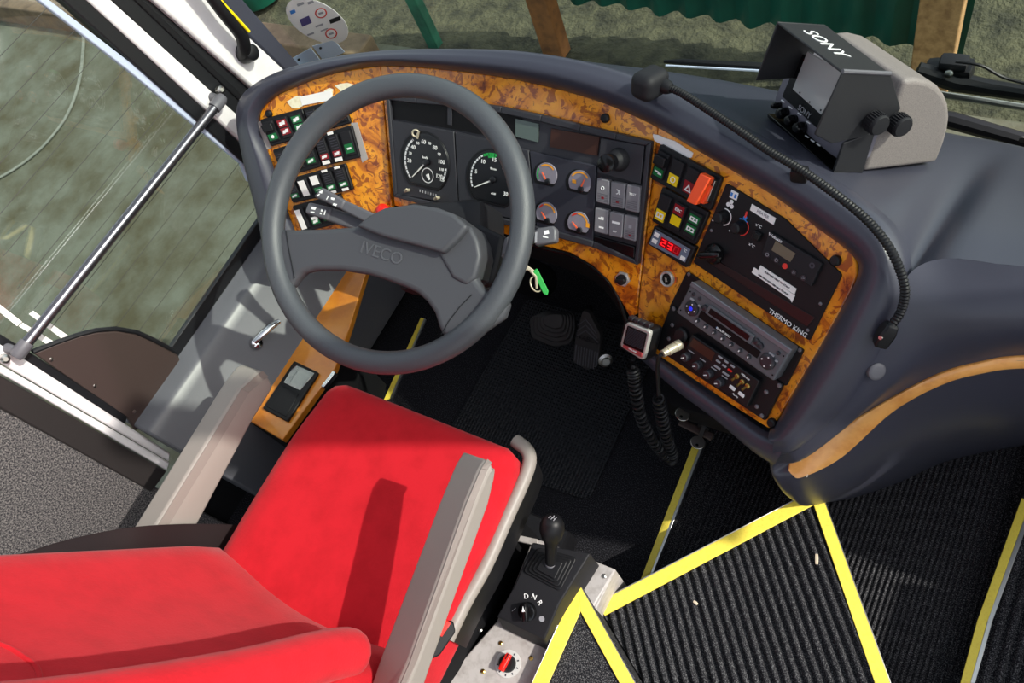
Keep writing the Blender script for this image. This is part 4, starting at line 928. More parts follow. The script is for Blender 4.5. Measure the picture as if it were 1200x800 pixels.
for k, (x, y) in enumerate(((899, 298.2), (909.6, 304.8), (919.6, 311.8), (930, 319.2), (941, 325.6))):
    obj('button', disc(PC, x, y, .0042, .0098, .008, seg=8), M['redd'] if k == 2 else M['rbtn'], hm)
    if k != 2: obj('symbol', MB().ring(PC.P(x, y, .0101), PC.n, .0022, .0004, 3 if k > 2 else 14, 4), M['printg'], hm)
obj('grille', arc(PC, 951.5, 311, .002, .0042, 0, 360, .0089, 10), M['printd'], hm, smooth=False)
la = obj('label_strip', pprism(PC, [(891, 310.8), (933, 338.3), (930.8, 344.8), (888.3, 317.5)], .0050, .0036), M['paper'], tk, smooth=False)
lb = obj('label_strip', pprism(PC, [(883.5, 313.2), (931.5, 346), (927.8, 354.5), (926, 350.5), (880.8, 319.3)], .0046, .0036), M['paper'], tk, smooth=False)
ptext('PUSH RED HEAT TO START', PC, 910.5, 328, .0036, M['printd'], tk, .0053, -1, squeeze=1.0); ptext('PUSH AND HOLD RED HEAT TO STOP', PC, 906, 333.5, .0031, M['printd'], tk, .0053, -1)
ptext('THERMO KING', PC, 923, 378.5, .0098, M['symbol'], tk, .0047, 0)
# ------------------------------------------------------------------ radio and its carrier plates
cp_ = thing('mounting_plate', 'black screwed carrier plate framing the car radio', 'plate', PC.P(865, 390))
obj('plate', rprism(PC, [(804.5, 318), (941.5, 410.5), (921, 452.5), (784, 360)], .003, .004, -.002), M['panelblk'], cp_, bevel=.001)
for x, y in ((806.5, 321.5), (936.5, 410.5)): obj('screw', disc(PC, x, y, .003, .0055, .003, dome=.001), M['screw'], cp_)
ra_ = thing('car_radio', 'grey car radio with a cassette slot and round button pads', 'radio', PC.P(860, 385))
HR = .022
RQ = [(811, 329.5), (928, 409.8), (906.2, 447), (792, 366.2)]
obj('body', rprism(PC, RQ, .004, HR, .002), M['radio'], ra_, bevel=.003, seg=3)
RQi = [PC.P(*q, HR+.0003) for q in RQ]
def rq(s0, t0, s1, t1, h=.001): return [bil(RQi, s, t)+PC.n*h for s, t in ((s0, t0), (s1, t0), (s1, t1), (s0, t1))]
def rbox_(name, s0, t0, s1, t1, m, h=.001, d=.0012, bev=0): return obj(name, MB().prism(rq(s0, t0, s1, t1, h), PC.n, d), m, ra_, bevel=bev, smooth=bool(bev))
rbox_('top_lip', .0, .0, 1., .13, mat('radio_lip', '73747c', .35, metal=.3), .0012, .002, .001)
rbox_('cassette_slot', .24, .24, .70, .50, M['radio'], .0035, .004, .0012)
rbox_('slot_flap', .27, .29, .67, .44, M['gloss'], .004, .001)
rbox_('display', .20, .52, .80, .72, M['disp'], .0012, .0016)
ru = (RQi[1]-RQi[0]).normalized(); text('BLAUPUNKT', bil(RQi, .46, .655)+PC.n*.0022, ru, PC.n.cross(ru), .0048, M['symbol'], ra_); obj('symbol', MB().lathe(bil(RQi, .388, .655)+PC.n*.0012, PC.n, [(.0013, 0), (.0013, .0006)], 10), M['blued'], ra_)
for s in (.115, .885):
    c = bil(RQi, s, .62); k_ = obj('button_pad', MB().lathe(c, PC.n, [(.0125, 0), (.012, .003), (.009, .0045), (.005, .004)], 28), M['rbtn'], ra_)
    for q in range(4):
        a = PI/2*q; obj('symbol', MB().lathe(c+(PC.u*math.cos(a)+PC.v*math.sin(a))*.0078+PC.n*.0042, PC.n, [(.0012, 0), (.0012, .0006)], 8), M['symbol'], k_)
    if s < .5: obj('lamp', MB().lathe(c+PC.n*.003, PC.n, [(.0038, 0), (.003, .002)], 16), M['blue'], k_)
for s, t in ((.03, .26), (.03, .86), (.97, .26), (.97, .86)): obj('screw_hole', MB().lathe(bil(RQi, s, t), PC.n, [(.0012, 0), (.0012, .0008)], 10), M['gloss'], ra_)
for s, t, r in ((.07, .27, .003), (.135, .27, .0028), (.925, .27, .003)): obj('button', MB().lathe(bil(RQi, s, t), PC.n, [(r, 0), (r*.9, .0022), (r*.5, .0028)], 14), M['rbtn'], ra_)
for s0, s1, t in ((.06, .10, .38), (.15, .18, .42), (.86, .91, .38), (.93, .955, .45)): rbox_('button', s0, t, s1, t+.05, M['printg'], .0018, .002, .0004)
for s, t in ((.215, .40), (.735, .34), (.775, .38)): obj('button', MB().lathe(bil(RQi, s, t), PC.n, [(.0052, 0), (.005, .003), (.003, .004)], 16), M['rbtn'], ra_)
for k in range(7):
    s = .21+k*.088; obj('button', MB().lathe(bil(RQi, s, .82), PC.n, [(.0035, 0), (.0034, .002), (.002, .003)], 14), M['rbtn'], ra_)
    rbox_('symbol', s-.006, .80, s+.004, .85, M['symbol'], .0034, .0004)
# CB radio on its own plate
cb_p = thing('mounting_plate', 'black lower carrier plate with screws holding the two-way radio', 'plate', PC.P(840, 440))
obj('plate', rprism(PC, [(786, 357.5), (917.5, 450.5), (896, 493), (766.5, 407)], .003, .0075, .0), M['panelblk'], cb_p, bevel=.001)
for x, y in ((788.5, 362), (912.5, 452), (892, 487.5), (897, 459.5), (886, 476.5), (787, 381), (783, 397)): obj('screw', disc(PC, x, y, .0036, .0095, .007, dome=.0015), M['screw'], cb_p)
cb = thing('two_way_radio', 'black two-way radio with brown display and toggle switches under the car radio', 'radio', PC.P(840, 435))
HC = .018
CQ = [(810.5, 391.5), (890, 446.5), (875, 477.5), (797, 421)]
obj('body', rprism(PC, CQ, .003, HC, .006), M['black'], cb, bevel=.0015)
obj('display', pprism(PC, [(812.8, 396), (838, 413.3), (833.3, 423), (807.5, 404.5)], HC+.0008, HC-.001), M['lcdb'], cb, smooth=False)
for x, y in ((805.5, 417.5), (819, 427.3), (832, 437.5), (844.7, 447.4)):
    c = PC.P(x, y, HC); kb = obj('knob', MB().lathe(c, PC.n, [(.0075, 0), (.0068, .008), (.0055, .0095)], 20), M['rbtn'], cb)
    obj('pointer', MB().tube([c+PC.n*.0098, c+PC.n*.0092-PC.u*.004-PC.v*.0035], .0009, 6), M['symbol'], kb)
    obj('lettering', pprism(PC, [(x+1.5, y-8.2), (x+8, y-3.8), (x+7.4, y-2.8), (x+.9, y-7.2)], HC+.0004, HC-.001), M['printg'], cb, smooth=False)
bt = [(844, 418.5), (841.5, 423.5), (851, 423.8), (848.5, 428.8), (858.2, 429)]
for k, (x, y) in enumerate(bt+[(855.3, 434)]):
    obj('button', pprism(PC, [(x-2.4, y-2.4), (x+2.4, y+.9), (x+1.4, y+2.6), (x-3.2, y-.8)], HC+.002, HC-.001), M['redp'] if k == 5 else M['printg'], cb, bevel=.0006)
for x, y in ((840.2, 430), (850.3, 437.8)): obj('button', pprism(PC, [(x-3.6, y-3), (x+3.8, y+2), (x+2.8, y+3.8), (x-4.4, y-1.2)], HC+.002, HC-.001), M['printg'], cb, bevel=.0006)
for x, y in ((864.3, 440.5), (870.3, 447.2), (876.5, 451.8)):
    c = PC.P(x, y, HC); tg = obj('toggle', MB().lathe(c, PC.n, [(.004, 0), (.004, .002), (.0028, .003), (.0028, .004)], 12), M['gold'], cb); obj('lever', MB().tube([c+PC.n*.003, c+PC.n*.012-PC.v*.004], [.0016, .0022], 8), M['gold'], tg)
for x, y in ((858.3, 454.3), (868.8, 462)): obj('button', MB().rbox(PC.P(x, y, HC), (.011, .0062, .003), .0014, 4, R=RC), M['symbol'], cb)
ptext('MIDLAND', PC, 873.5, 441.5, .0036, M['symbol'], cb, HC+.0005, -3); ptext('ALAN', PC, 861.5, 463.2, .0040, M['symbol'], cb, HC+.0005, -3)
# microphone socket, plug and hand microphone
c = PC.P(800.5, 392, .007)
jk = thing('plug_socket', 'round black microphone socket left of the brown display', 'socket', c)
obj('collar', MB().lathe(c, PC.n, [(.0125, 0), (.0125, .006), (.010, .009), (.007, .009)], 24), M['black'], jk)
pg = thing('microphone_plug', 'nickel screw plug in the radio with a black cable hanging from it', 'plug', PC.P(785, 411, .03))
a_, b_ = PC.P(797, 403, .022), PC.P(776.5, 414.5, .055)
d_ = b_-a_
obj('barrel', MB().tube([a_, a_+d_*.28, a_+d_*.29, a_+d_*.34, a_+d_*.35, a_+d_*.72, a_+d_*.73, b_], [.0085, .0085, .0072, .0072, .0078, .0078, .0064, .006], 20), M['brass'], pg)
obj('cable', MB().tube(cr1([b_, PC.P(772.5, 418, .057), PC.P(770.5, 428, .05), PC.P(771, 445, .04), PC.P(772, 462, .03)], 6), .0034, 10), M['black'], pg)
hm_ = thing('hand_microphone', 'silver framed hand microphone with red badge and coiled lead clipped to the dash', 'microphone', PC.P(744, 400, .03))
MQ = [(733.5, 377), (762, 388.5), (753.5, 423), (726, 405.5)]
P0_ = PC.P(744, 398, .045); mn = (PC.n+PB.u*-.10+V((0, -.12, -.1))).normalized(); PM = Plane(P0_, mn)
obj('body', rprism(PM, [(731.5, 374.5), (765, 387.5), (756, 424.5), (724, 407)], .008, -.004, -.028), M['black'], hm_, bevel=.003)
obj('bezel', rprism(PM, MQ, .008, .002, -.006), M['micface'], hm_, bevel=.002, seg=3)
gm = obj('grille', rprism(PM, [(735, 381.5), (757.7, 391), (752.5, 415), (729.5, 403)], .003, .0035, .001), M['gloss'], hm_, bevel=.0008)
sl = MB()
GQ = [PM.P(*q, .0042) for q in ((736, 383), (756.5, 391.7), (752.3, 410), (731, 401.5))]
for k in range(14):
    t = .03+k*.07
    for j in range(6): sl.prism([bil(GQ, .02+j*.16, t+(.02 if j % 2 else 0)), bil(GQ, .18+j*.16, t+(0 if j % 2 else .02)), bil(GQ, .18+j*.16, t+.025+(0 if j % 2 else .02)), bil(GQ, .02+j*.16, t+.025+(.02 if j % 2 else 0))], PM.n, .0006)
obj('grille_bar', sl, M['printd'], hm_, smooth=False)
obj('badge', pprism(PM, [(730.3, 403.5), (752.2, 413.3), (751.3, 418.8), (729.2, 406.8)], .0042, .002), M['micred'], hm_, bevel=.0006)
bu = (PM.P(752, 416, .0046)-PM.P(730, 405.2, .0046)).normalized(); text('MIDLAND', PM.P(741.3, 410.6, .0046), bu, PM.n.cross(bu), .0042, M['symbol'], hm_)
for k in range(4):
    t = k/4; a = (736+t*26, 370.5+t*10.5); obj('button', pprism(PM, [a, (a[0]+5.6, a[1]+2.4), (a[0]+5, a[1]+6.5), (a[0]-.6, a[1]+4.1)], -.002, -.012), M['rbtn'], hm_, bevel=.0012)
def coil(p, n, r, w, seg=12):
    p = cr1(p, 10); L = len(p); out = []; N = n*seg
    for i in range(N+1):
        t = i/N*(L-1); k = min(int(t), L-2); c = p[k]*(1-(t-k))+p[k+1]*(t-k); d = (p[min(k+1, L-1)]-p[max(k-1, 0)]).normalized()
        a = d.cross(V((1, 0, .2))).normalized(); b = d.cross(a); q = 2*PI*i/seg
        ramp = min(1, i/seg, (N-i)/seg); out.append(c+(a*math.cos(q)+b*math.sin(q))*r*ramp)
    return MB().tube(out, w, 6)
cA = [Zp(742, 430, .50), Zp(745, 455, .46), Zp(752, 490, .36), Zp(768, 520, .24), Zp(784, 537, .15)]
cB = [Zp(772, 462, .46), Zp(776, 490, .37), Zp(782, 515, .26), Zp(788, 533, .16), Zp(786, 540, .13)]
obj('lead', MB().tube(cr1([PM.P(742, 421, -.012), PM.P(741, 426, -.02), cA[0]], 4), .0034, 8), M['black'], hm_)
obj('coiled_lead', coil(cA, 26, .0095, .0028), M['black'], hm_)
obj('coiled_lead', coil(cB, 22, .0105, .0028), M['black'], pg)
obj('lead', MB().tube([cB[-1], cA[-1]], .0034, 8), M['black'], pg)
# ------------------------------------------------------------------ keys below the dash
kbx = MB().rbox(Zp(818, 492, .34)+V((0, .035, 0)), (.16, .07, .06), .012, 5); 
bx = thing('lock_box', 'dark lock ledge under the dash lip', 'lock', Zp(818, 495, .30))
obj('ledge', kbx, M['void'], bx); obj('edge', MB().tube([Zp(797, 494, .30), Zp(835, 512, .30)], .008, 8, flat=.5), M['brown'], bx)
for k, (px, py, bow, zz, lb_) in enumerate(((806, 478, (800, 485), .36, 'silver key hanging in a lock beside the coiled lead, upper of two'), (821, 509, (818, 518), .31, 'silver key hanging above the top end of the narrow yellow edging'))):
    a = Zp(px, py, zz)+V((.0, .02, .0)); b = Zp(*bow, zz); d = (b-a).normalized(); s_ = d.cross((CAM-b).normalized()).normalized(); n_ = s_.cross(d).normalized()
    if n_.dot(CAM-b) < 0: n_ = -n_
    ky = thing('key', lb_, 'key', b)
    obj('lock_barrel', MB().tube([a-d*.008, a+d*.006], .011, 16), M['black'], ky)
    pts = [b+(s_*math.cos(t)*.0135+d*math.sin(t)*.0125) for t in [2*PI*j/16 for j in range(16)]]
    obj('bow', MB().prism(pts, n_, .003), M['metal'], ky, bevel=.0008)
    obj('blade', MB().prism([a+s_*.003, a-s_*.003, b-d*.011-s_*.004, b-d*.011+s_*.004], n_, .002), M['metal'], ky)
    obj('hole', MB().lathe(b+n_*.0004+d*.006, n_, [(.0028, 0), (.0028, .0006)], 12), M['gloss'], ky)
ig = thing('key_ring', 'ignition key ring with a green plastic tag beside the wheel', 'key ring', PW.P(628, 325, -.16))
PI_ = Plane(PW.P(628, 325, -.15), (CAM-PW.P(628, 325, -.15)).normalized())
obj('tag', rprism(PI_, [(624.5, 317.5), (629.5, 314), (643, 341), (641.5, 346.5), (636.5, 344)], .003, .002, -.004), M['greentag'], ig, bevel=.001)
obj('ring', MB().ring(PI_.P(628, 333, 0), (PI_.n+PI_.u*1.2).normalized(), .013, .0013, 28, 8), M['brass'], ig)
obj('key', MB().prism([PI_.P(*q, .001) for q in ((616, 308), (620, 312), (627, 317), (625, 322), (618, 316), (614, 318), (613, 312))], PI_.n, .003), M['brass'], ig, bevel=.0006)
obj('key', MB().tube([PI_.P(616, 312, -.01), PI_.P(622, 318, .002), PI_.P(628, 324, .002), PI_.P(629, 338, 0)], .0022, 8), M['brass'], ig)
# ------------------------------------------------------------------ gooseneck microphone
gn = thing('gooseneck_microphone', 'black gooseneck microphone lying along the dash ridge', 'microphone', PC.P(1034, 392, .03))
hd = Zp(762, 100, .845)
path = [Zp(779, 101, .845), Zp(800, 110, .845), Zp(850, 142, .845), Zp(900, 176, .842), Zp(940, 200, .84), Zp(985, 232, .835), Zp(1020, 262, .825), Zp(1045, 295, .81), Zp(1060, 335, .78), Zp(1056, 364, .75), Zp(1044, 382, .735)]
cp1 = cr1(path, 24); pts = []; rr = []
for i, p in enumerate(cp1): pts.append(p); rr.append(.0058 if i % 2 else .0047)
gx = [pts[0]]; 
# even resampling so that the ribs keep one pitch
L = [0]
for i in range(1, len(cp1)): L.append(L[-1]+(cp1[i]-cp1[i-1]).length)
tot = L[-1]; N = int(tot/.0022); pts = []; rr = []; k = 0
for i in range(N+1):
    s = tot*i/N
    while k < len(L)-2 and L[k+1] < s: k += 1
    f = (s-L[k])/max(1e-9, L[k+1]-L[k]); pts.append(cp1[k]*(1-f)+cp1[k+1]*f); rr.append(.0060 if i % 2 else .0049)
obj('flexible_neck', MB().tube(pts, rr, 12), M['black'], gn)
dH = (path[0]-path[1]).normalized()
hR = Matrix((V((.95, -.30, 0)).normalized(), V((.28, .90, -.32)).normalized(), V((.95, -.30, 0)).normalized().cross(V((.28, .90, -.32)).normalized()))).transposed()
obj('head', MB().rbox(hd+V((0, 0, .004)), (.040, .052, .040), .013, 10, R=hR), M['blackm'], gn)
obj('collar', MB().tube([path[0]+dH*.012, path[0]-dH*.006, path[0]-dH*.012], [.012, .010, .007], 16), M['black'], gn)
ce = cp1[-1]; cdir = (ce-cp1[-6]).normalized(); q2 = PC.P(1030, 404, .02)
obj('clip', MB().tube([ce-cdir*.004, ce+(q2-ce)*.3, q2], [.010, .0135, .012], 4, up=PC.n), M['black'], gn, bevel=.003)
obj('screw', MB().lathe((ce+q2)/2+PC.n*.011, PC.n, [(.003, 0), (.0025, .0012)], 12), M['metal'], gn)
obj('holder', MB().rbox(Zp(937, 204, .826), (.022, .016, .022), .004, 4), M['black'], gn)
# ------------------------------------------------------------------ monitor
mo = thing('camera_monitor', 'grey and black reversing camera monitor with sun hood on the dash', 'monitor', Zp(1010, 185, .79))
def avg(l): return sum(l, V((0, 0, 0)))/len(l)
sR = V((.755, -.642, .13)).normalized(); sUp = V((.24, .46, .855)); sUp = (sUp-sR*sUp.dot(sR)).normalized(); sN = sR.cross(sUp).normalized()
PS = Plane(Zp(984.5, 186, .800), sN)
BZ = [(931, 57), (1015, 115), (987, 191), (901, 127)]
bz = [PS.P(*q) for q in BZ]; cbz = avg(bz); wz = (bz[3]-bz[2]).length; hz = (bz[0]-bz[3]).length
def S3(u, v, n=0): return cbz+sR*u+sUp*v+sN*n
hw, hh = wz/2, hz/2
def sbox(mb, u0, u1, v0, v1, n0, n1): return mb.prism([S3(u0, v0, n1), S3(u1, v0, n1), S3(u1, v1, n1), S3(u0, v1, n1)], sN, n1-n0)
RS = Matrix((sR, sUp, sN)).transposed()
obj('body', MB().rbox(S3(0, 0, -.055), (wz, hz, .11), .012, 6, R=RS), M['monitor'], mo)
spx = [(946, 60), (990, 84), (962, 134.5), (928.5, 104.5)]
PSf = Plane(cbz+sN*.0015, sN)
obj('mask', MB().prism([PSf.P(*q) for q in ((938, 62), (996, 97), (959, 152), (916, 113))], sN, .004), M['gloss'], mo, bevel=.001)
sc = obj('screen', MB().prism([PSf.P(x, y, .001) for x, y in spx], sN, .002), M['screen'], mo, bevel=.0008)
for x, y in ((937, 108.5), (948.5, 119.5), (961.5, 129)): obj('screen_mark', disc(PSf, x, y, .0012, .0017, .0005), M['black'], sc)
text('SONY', PSf.P(942.5, 131, .0012), sR, sUp, .011, M['printg'], mo)
for k, (x, y, r) in enumerate(((913.7, 123.7, .005), (920.8, 132.6, .0085), (931, 141, .0082), (941.2, 149.6, .0085))):
    kb = obj('control_knob', MB().lathe(PS.P(x, y), sN, [(r, 0), (r*.92, .010), (r*.7, .014), (r*.2, .015)], 20), M['gloss'], mo)
for x, y in ((917, 118), (926, 125.5), (936.5, 133), (947, 143), (911.5, 130), (945, 159.5), (951.5, 164.5), (958.5, 169)): obj('lettering', pprism(PS, [(x-1.6, y-1.4), (x+2.4, y+1.4), (x+1.8, y+2.4), (x-2.2, y-.4)], .0006, -.001), M['symbol'], mo, smooth=False)
# hood: right, top and left plates
PR = Plane(S3(hw+.003, 0, 0), sR)
rp_ = [(988, 84), (1043.8, 86.5), (1055.7, 127), (1045, 143), (1013, 160), (975, 168.5), (955, 158)]
obj('hood_side', MB().prism([PR.P(*q) for q in rp_], sR, .003), M['hood'], mo, bevel=.001)
ta_, tb_ = PR.P(988, 84), PR.P(1043.8, 86.5)
PT = Plane(ta_, (tb_-ta_).cross(sR)); 
obj('hood_top', MB().prism([ta_, tb_, PT.P(968, 29.5), PT.P(912, 26)], PT.n, .003), M['hood'], mo, bevel=.001)
obj('hood_edge', MB().tube([ta_-sR*.001, tb_-sR*.001], .0028, 8), M['stalk'], mo)
lw = (PT.P(912, 26)-ta_).length
PLf = Plane(PT.P(912, 26), sR); PLf = Plane(PT.P(912, 26), sR)
l0 = PT.P(912, 26); l1 = PT.P(968, 29.5)
dn = PR.P(955, 158)-PR.P(988, 84)
obj('hood_side', MB().prism([l0, l1, l1+dn*.9, l0+dn*.98], sR, .003), M['hood'], mo, bevel=.001)
tu = sR; tvv = PT.n.cross(tu)
if tvv.dot(tb_-ta_) < 0: tvv = -tvv
text('SONY', PT.P(967, 50.5, .0004), tu, tvv, .030, M['symbol'], mo, squeeze=1.0)
for x, y in ((1021, 139.5), (1048, 141.5)):
    c = PR.P(x, y); 
    pr = [(.0125, 0), (.0125, .002), (.0135, .003), (.0135, .017), (.012, .0195), (.004, .020)]
    kb = obj('side_knob', MB().lathe(c, sR, pr, 26), M['blackm'], mo)
    rb_ = MB(); au = sUp; av = sR.cross(au)
    for j in range(26):
        a = 2*PI*j/26; d = au*math.cos(a)+av*math.sin(a); rb_.tube([c+d*.0136+sR*.004, c+d*.0136+sR*.016], .0011, 5)
    obj('knurl', rb_, M['blackm'], kb)
# taupe housing behind, standing on the dash
PH = Plane(PR.P(1043.8, 86.5)-sR*.002, sR)
hpx = [(1059, 94), (1075, 92.5), (1091, 96), (1101, 102), (1108.5, 112), (1113, 124), (1114, 137), (1112, 152), (1107, 169), (1098, 191), (1010.6, 202), (1028, 155), (1050, 120)]
hp_ = [PH.P(*q) for q in hpx]
HW = lw*1.0
obj('housing', MB().prism(hp_, sR, HW), M['taupe'], mo, bevel=.007, seg=4)
obj('bracket', MB().prism([PR.P(*q) for q in ((989, 168), (1026, 154), (1011, 203), (977, 201.5))], sR, .004), M['hood'], mo, bevel=.001)
bs = [PR.P(977, 201.5), PR.P(1011, 203)]
obj('foot_plate', MB().prism([bs[0], bs[1], bs[1]-sR*wz*.95, bs[0]-sR*wz*.95], UP, .008), M['gloss'], mo, bevel=.001)
# ------------------------------------------------------------------ steering wheel
sw = thing('steering_wheel', 'large grey steering wheel with two broad spokes and a lidded hub', 'steering wheel', V((0, 0, .8))-WN*.03)
obj('rim', MB().ring(V((0.003, -.002, .799)), WN, .2175, .0185, 96, 20), M['wheel'], sw)
SP = [(326, 268), (345, 268.5), (380, 267.5), (415, 265), (448, 246), (485, 241), (531, 252), (552, 266), (563, 297), (557, 325), (567, 339), (583, 349), (597, 352), (590, 372), (560, 393), (535, 402), (518, 394), (513, 382), (508, 366), (499, 353), (488, 343), (475.8, 337), (452, 328), (429.6, 321), (400, 316.5), (369.4, 316), (355, 319), (346, 328), (340, 338), (328, 334), (322, 305)]
obj('spoke_plate', MB().prism([PW.P(x, y, .004) for x, y in SP], WN, .024), M['hub'], sw, bevel=.009, seg=4)
HB = [(500, 262), (531, 251), (552, 266), (560, 282), (563, 300), (557, 325), (546, 334), (530, 326), (515, 300)]
hb = MB(); hb.prism([PW.P(x, y, .008) for x, y in HB], WN, .06)
obj('hub', hb, M['hub'], sw, bevel=.006, seg=4)
LD = [(416, 264.5), (432, 252), (450, 243), (485, 238.5), (512, 243), (531, 250), (548, 265), (536, 280), (518, 296.5), (500, 291), (476, 284.5), (450, 278)]
obj('horn_lid', MB().prism([PW.P(x, y, .022) for x, y in LD], WN, .05), M['hub'], sw, bevel=.006, seg=4)
iu = (PW.P(473.5, 305, .004)-PW.P(421, 288, .004)).normalized(); iv = WN.cross(iu)
text('IVECO', PW.P(447, 297, .0042), iu, iv, .027, mat('embossed', '515257', .42), sw, thick=.0012, squeeze=1.0)
obj('seam', MB().tube([PW.P(*q, .0052) for q in ((335, 270), (338, 290), (342, 310), (345, 326))], .0007, 6), M['black'], sw)
obj('seam', MB().tube([PW.P(*q, .0052) for q in ((553, 345), (540, 358), (526, 376), (517, 392))], .0007, 6), M['black'], sw)
# column, stalks
sc_ = thing('steering_column', 'dark steering column shroud with control stalks behind the wheel', 'steering column', V((-.12, .36, .05)))
a0 = V((0, 0, .8))
obj('tube', MB().tube([a0-WN*.16, a0-WN*.80], .045, 20), M['void'], sc_)
RWm = Matrix((PW.u, PW.v, PW.n)).transposed()
cx = PW.P(520, 290, -.09)
obj('shroud', MB().rbox(cx+WN*(-.035), (.155, .15, .12), .02, 8, R=RWm), M['blackm'], sc_)
obj('shroud_collar', MB().prism([PW.P(*q, -.05) for q in ((540, 268), (560, 262), (590, 276), (583, 310), (576, 332), (556, 338), (530, 330))], WN, .03), M['blackm'], sc_, bevel=.006)
def stalk(pxs_grip, pxs_shaft, h, hs, label=None):
    s = obj('lever', MB().prism([PW.P(*q, hs) for q in pxs_shaft], WN, .014), M['stalk'], sc_, bevel=.004, seg=3)
    obj('grip', MB().prism([PW.P(*q, h) for q in pxs_grip], WN, .018), M['stalk'], s, bevel=.004, seg=3)
    return s
s1 = stalk([(373, 222.5), (377, 219), (404.5, 235), (399.5, 245.5), (367, 230)], [(403, 234), (442, 252), (430, 262), (398, 245)], -.055, -.058)
s2 = stalk([(361, 236.5), (389, 243), (383.5, 258.5), (357, 249.5), (357.5, 246)], [(387, 243), (432, 257), (420, 271), (381.5, 258)], -.075, -.078)
s3 = stalk([(625.5, 271), (630, 266.5), (648, 264), (652, 268), (651.5, 283), (626, 287.5)], [(556, 303), (600, 273), (632, 268), (630, 282), (606, 290), (566, 314)], -.055, -.058)
def glyph(s, h, q, m=M['symbol']): obj('symbol', MB().prism([PW.P(x, y, h) for x, y in q], WN, .0006), m, s, smooth=False)
for q in (((374.5, 224), (378, 223), (377, 226.5), (374, 226)), ((371.5, 228.5), (374, 226.8), (374.8, 227.6), (372, 230)), ((384.4, 229), (385.3, 229.4), (382.8, 234), (382, 233.6)), ((388, 231), (392.3, 232), (391, 234.5), (387.6, 233.3)), ((390.5, 238), (395, 239), (393.5, 241.5), (390, 240.3))): glyph(s1, -.0544, q)
for q in (((365, 242), (370.5, 243), (369, 246), (364.8, 245)), ((364, 247.5), (368.5, 248), (368, 249.4), (363.6, 248.8)), ((376.3, 245), (378.3, 245.5), (377.6, 248), (375.8, 247.5)), ((380.8, 245.5), (382, 246), (380.2, 252), (379.2, 251.6)), ((375, 248.8), (377, 249.3), (376.4, 251.3), (374.6, 250.8))): glyph(s2, -.0744, q)
for q in (((637, 270.5), (642.5, 269.3), (643.5, 273.5), (638, 274.8)), ((636, 276), (642, 277.5), (642.5, 279), (636.3, 278)), ((627, 272), (629.5, 271.5), (629, 284), (626.6, 284.5))): glyph(s3, -.0544, q, M['symbol'] if q[0][0] > 630 else M['printg'])
# ------------------------------------------------------------------ driver seat
se = thing('driver_seat', 'red velour driver seat with taupe armrests', 'seat', (.01, -.42, .0))
def cush(q):
    x, y, z = q; f = (y+.20)/.40
    if z > 0: z = z-.018*max(0, (abs(x)/.22))**3*0+.006*math.sin(PI*min(1, max(0, f)))
    if y > 0: x = x*(1-.05*(max(0, y-.08)/.12))
    return (x, y, z)
obj('cushion', MB().rbox((.012, -.395, .412), (.455, .43, .14), .035, 14, fn=cush), M['red'], se)
th = math.radians(19); RBk = Matrix.Rotation(th, 3, 'X')
bf = V((0, math.cos(th), math.sin(th)))
def backf(q):
    x, y, z = q; w = 1-.10*max(0, z/.45)
    if y > 0: y = y+.030*(max(0, abs(x)-.10)/.13)**1.6*(1 if z > -.36 else max(0, (z+.46)/.10))-.012*math.cos(min(PI/2, abs(x)*12))
    return (x*w, y, z)
bc = V((.012, -.69, .85))-bf*.06
obj('backrest', MB().rbox(bc, (.47, .13, .86), .045, 16, fn=backf, R=RBk), M['red'], se)
PBK = Plane(bc+bf*.065, bf)
obj('seam', MB().tube(cr1([PBK.P(*q, -.011) for q in ((-60, 742), (0, 755), (30, 771), (44, 785), (49, 820))], 5), .0035, 8), M['red'], se)
nose = [V((.200, -.572, .60)), V((.203, -.574, .625)), V((.205, -.59, .69)), V((.205, -.64, .83)), V((.19, -.70, 1.0)), V((.17, -.74, 1.12))]
obj('side_bolster', MB().tube(cr1(nose, 6), [.010+.024*math.sin(min(1, k/7)*PI/2) for k in range(31)], 16), M['red'], se)
obj('seat_base', MB().rbox((.02, -.42, .19), (.36, .36, .30), .03, 6), M['void'], se)
obj('suspension_skirt', MB().rbox((.02, -.42, .05), (.44, .44, .10), .02, 6), M['black'], se)
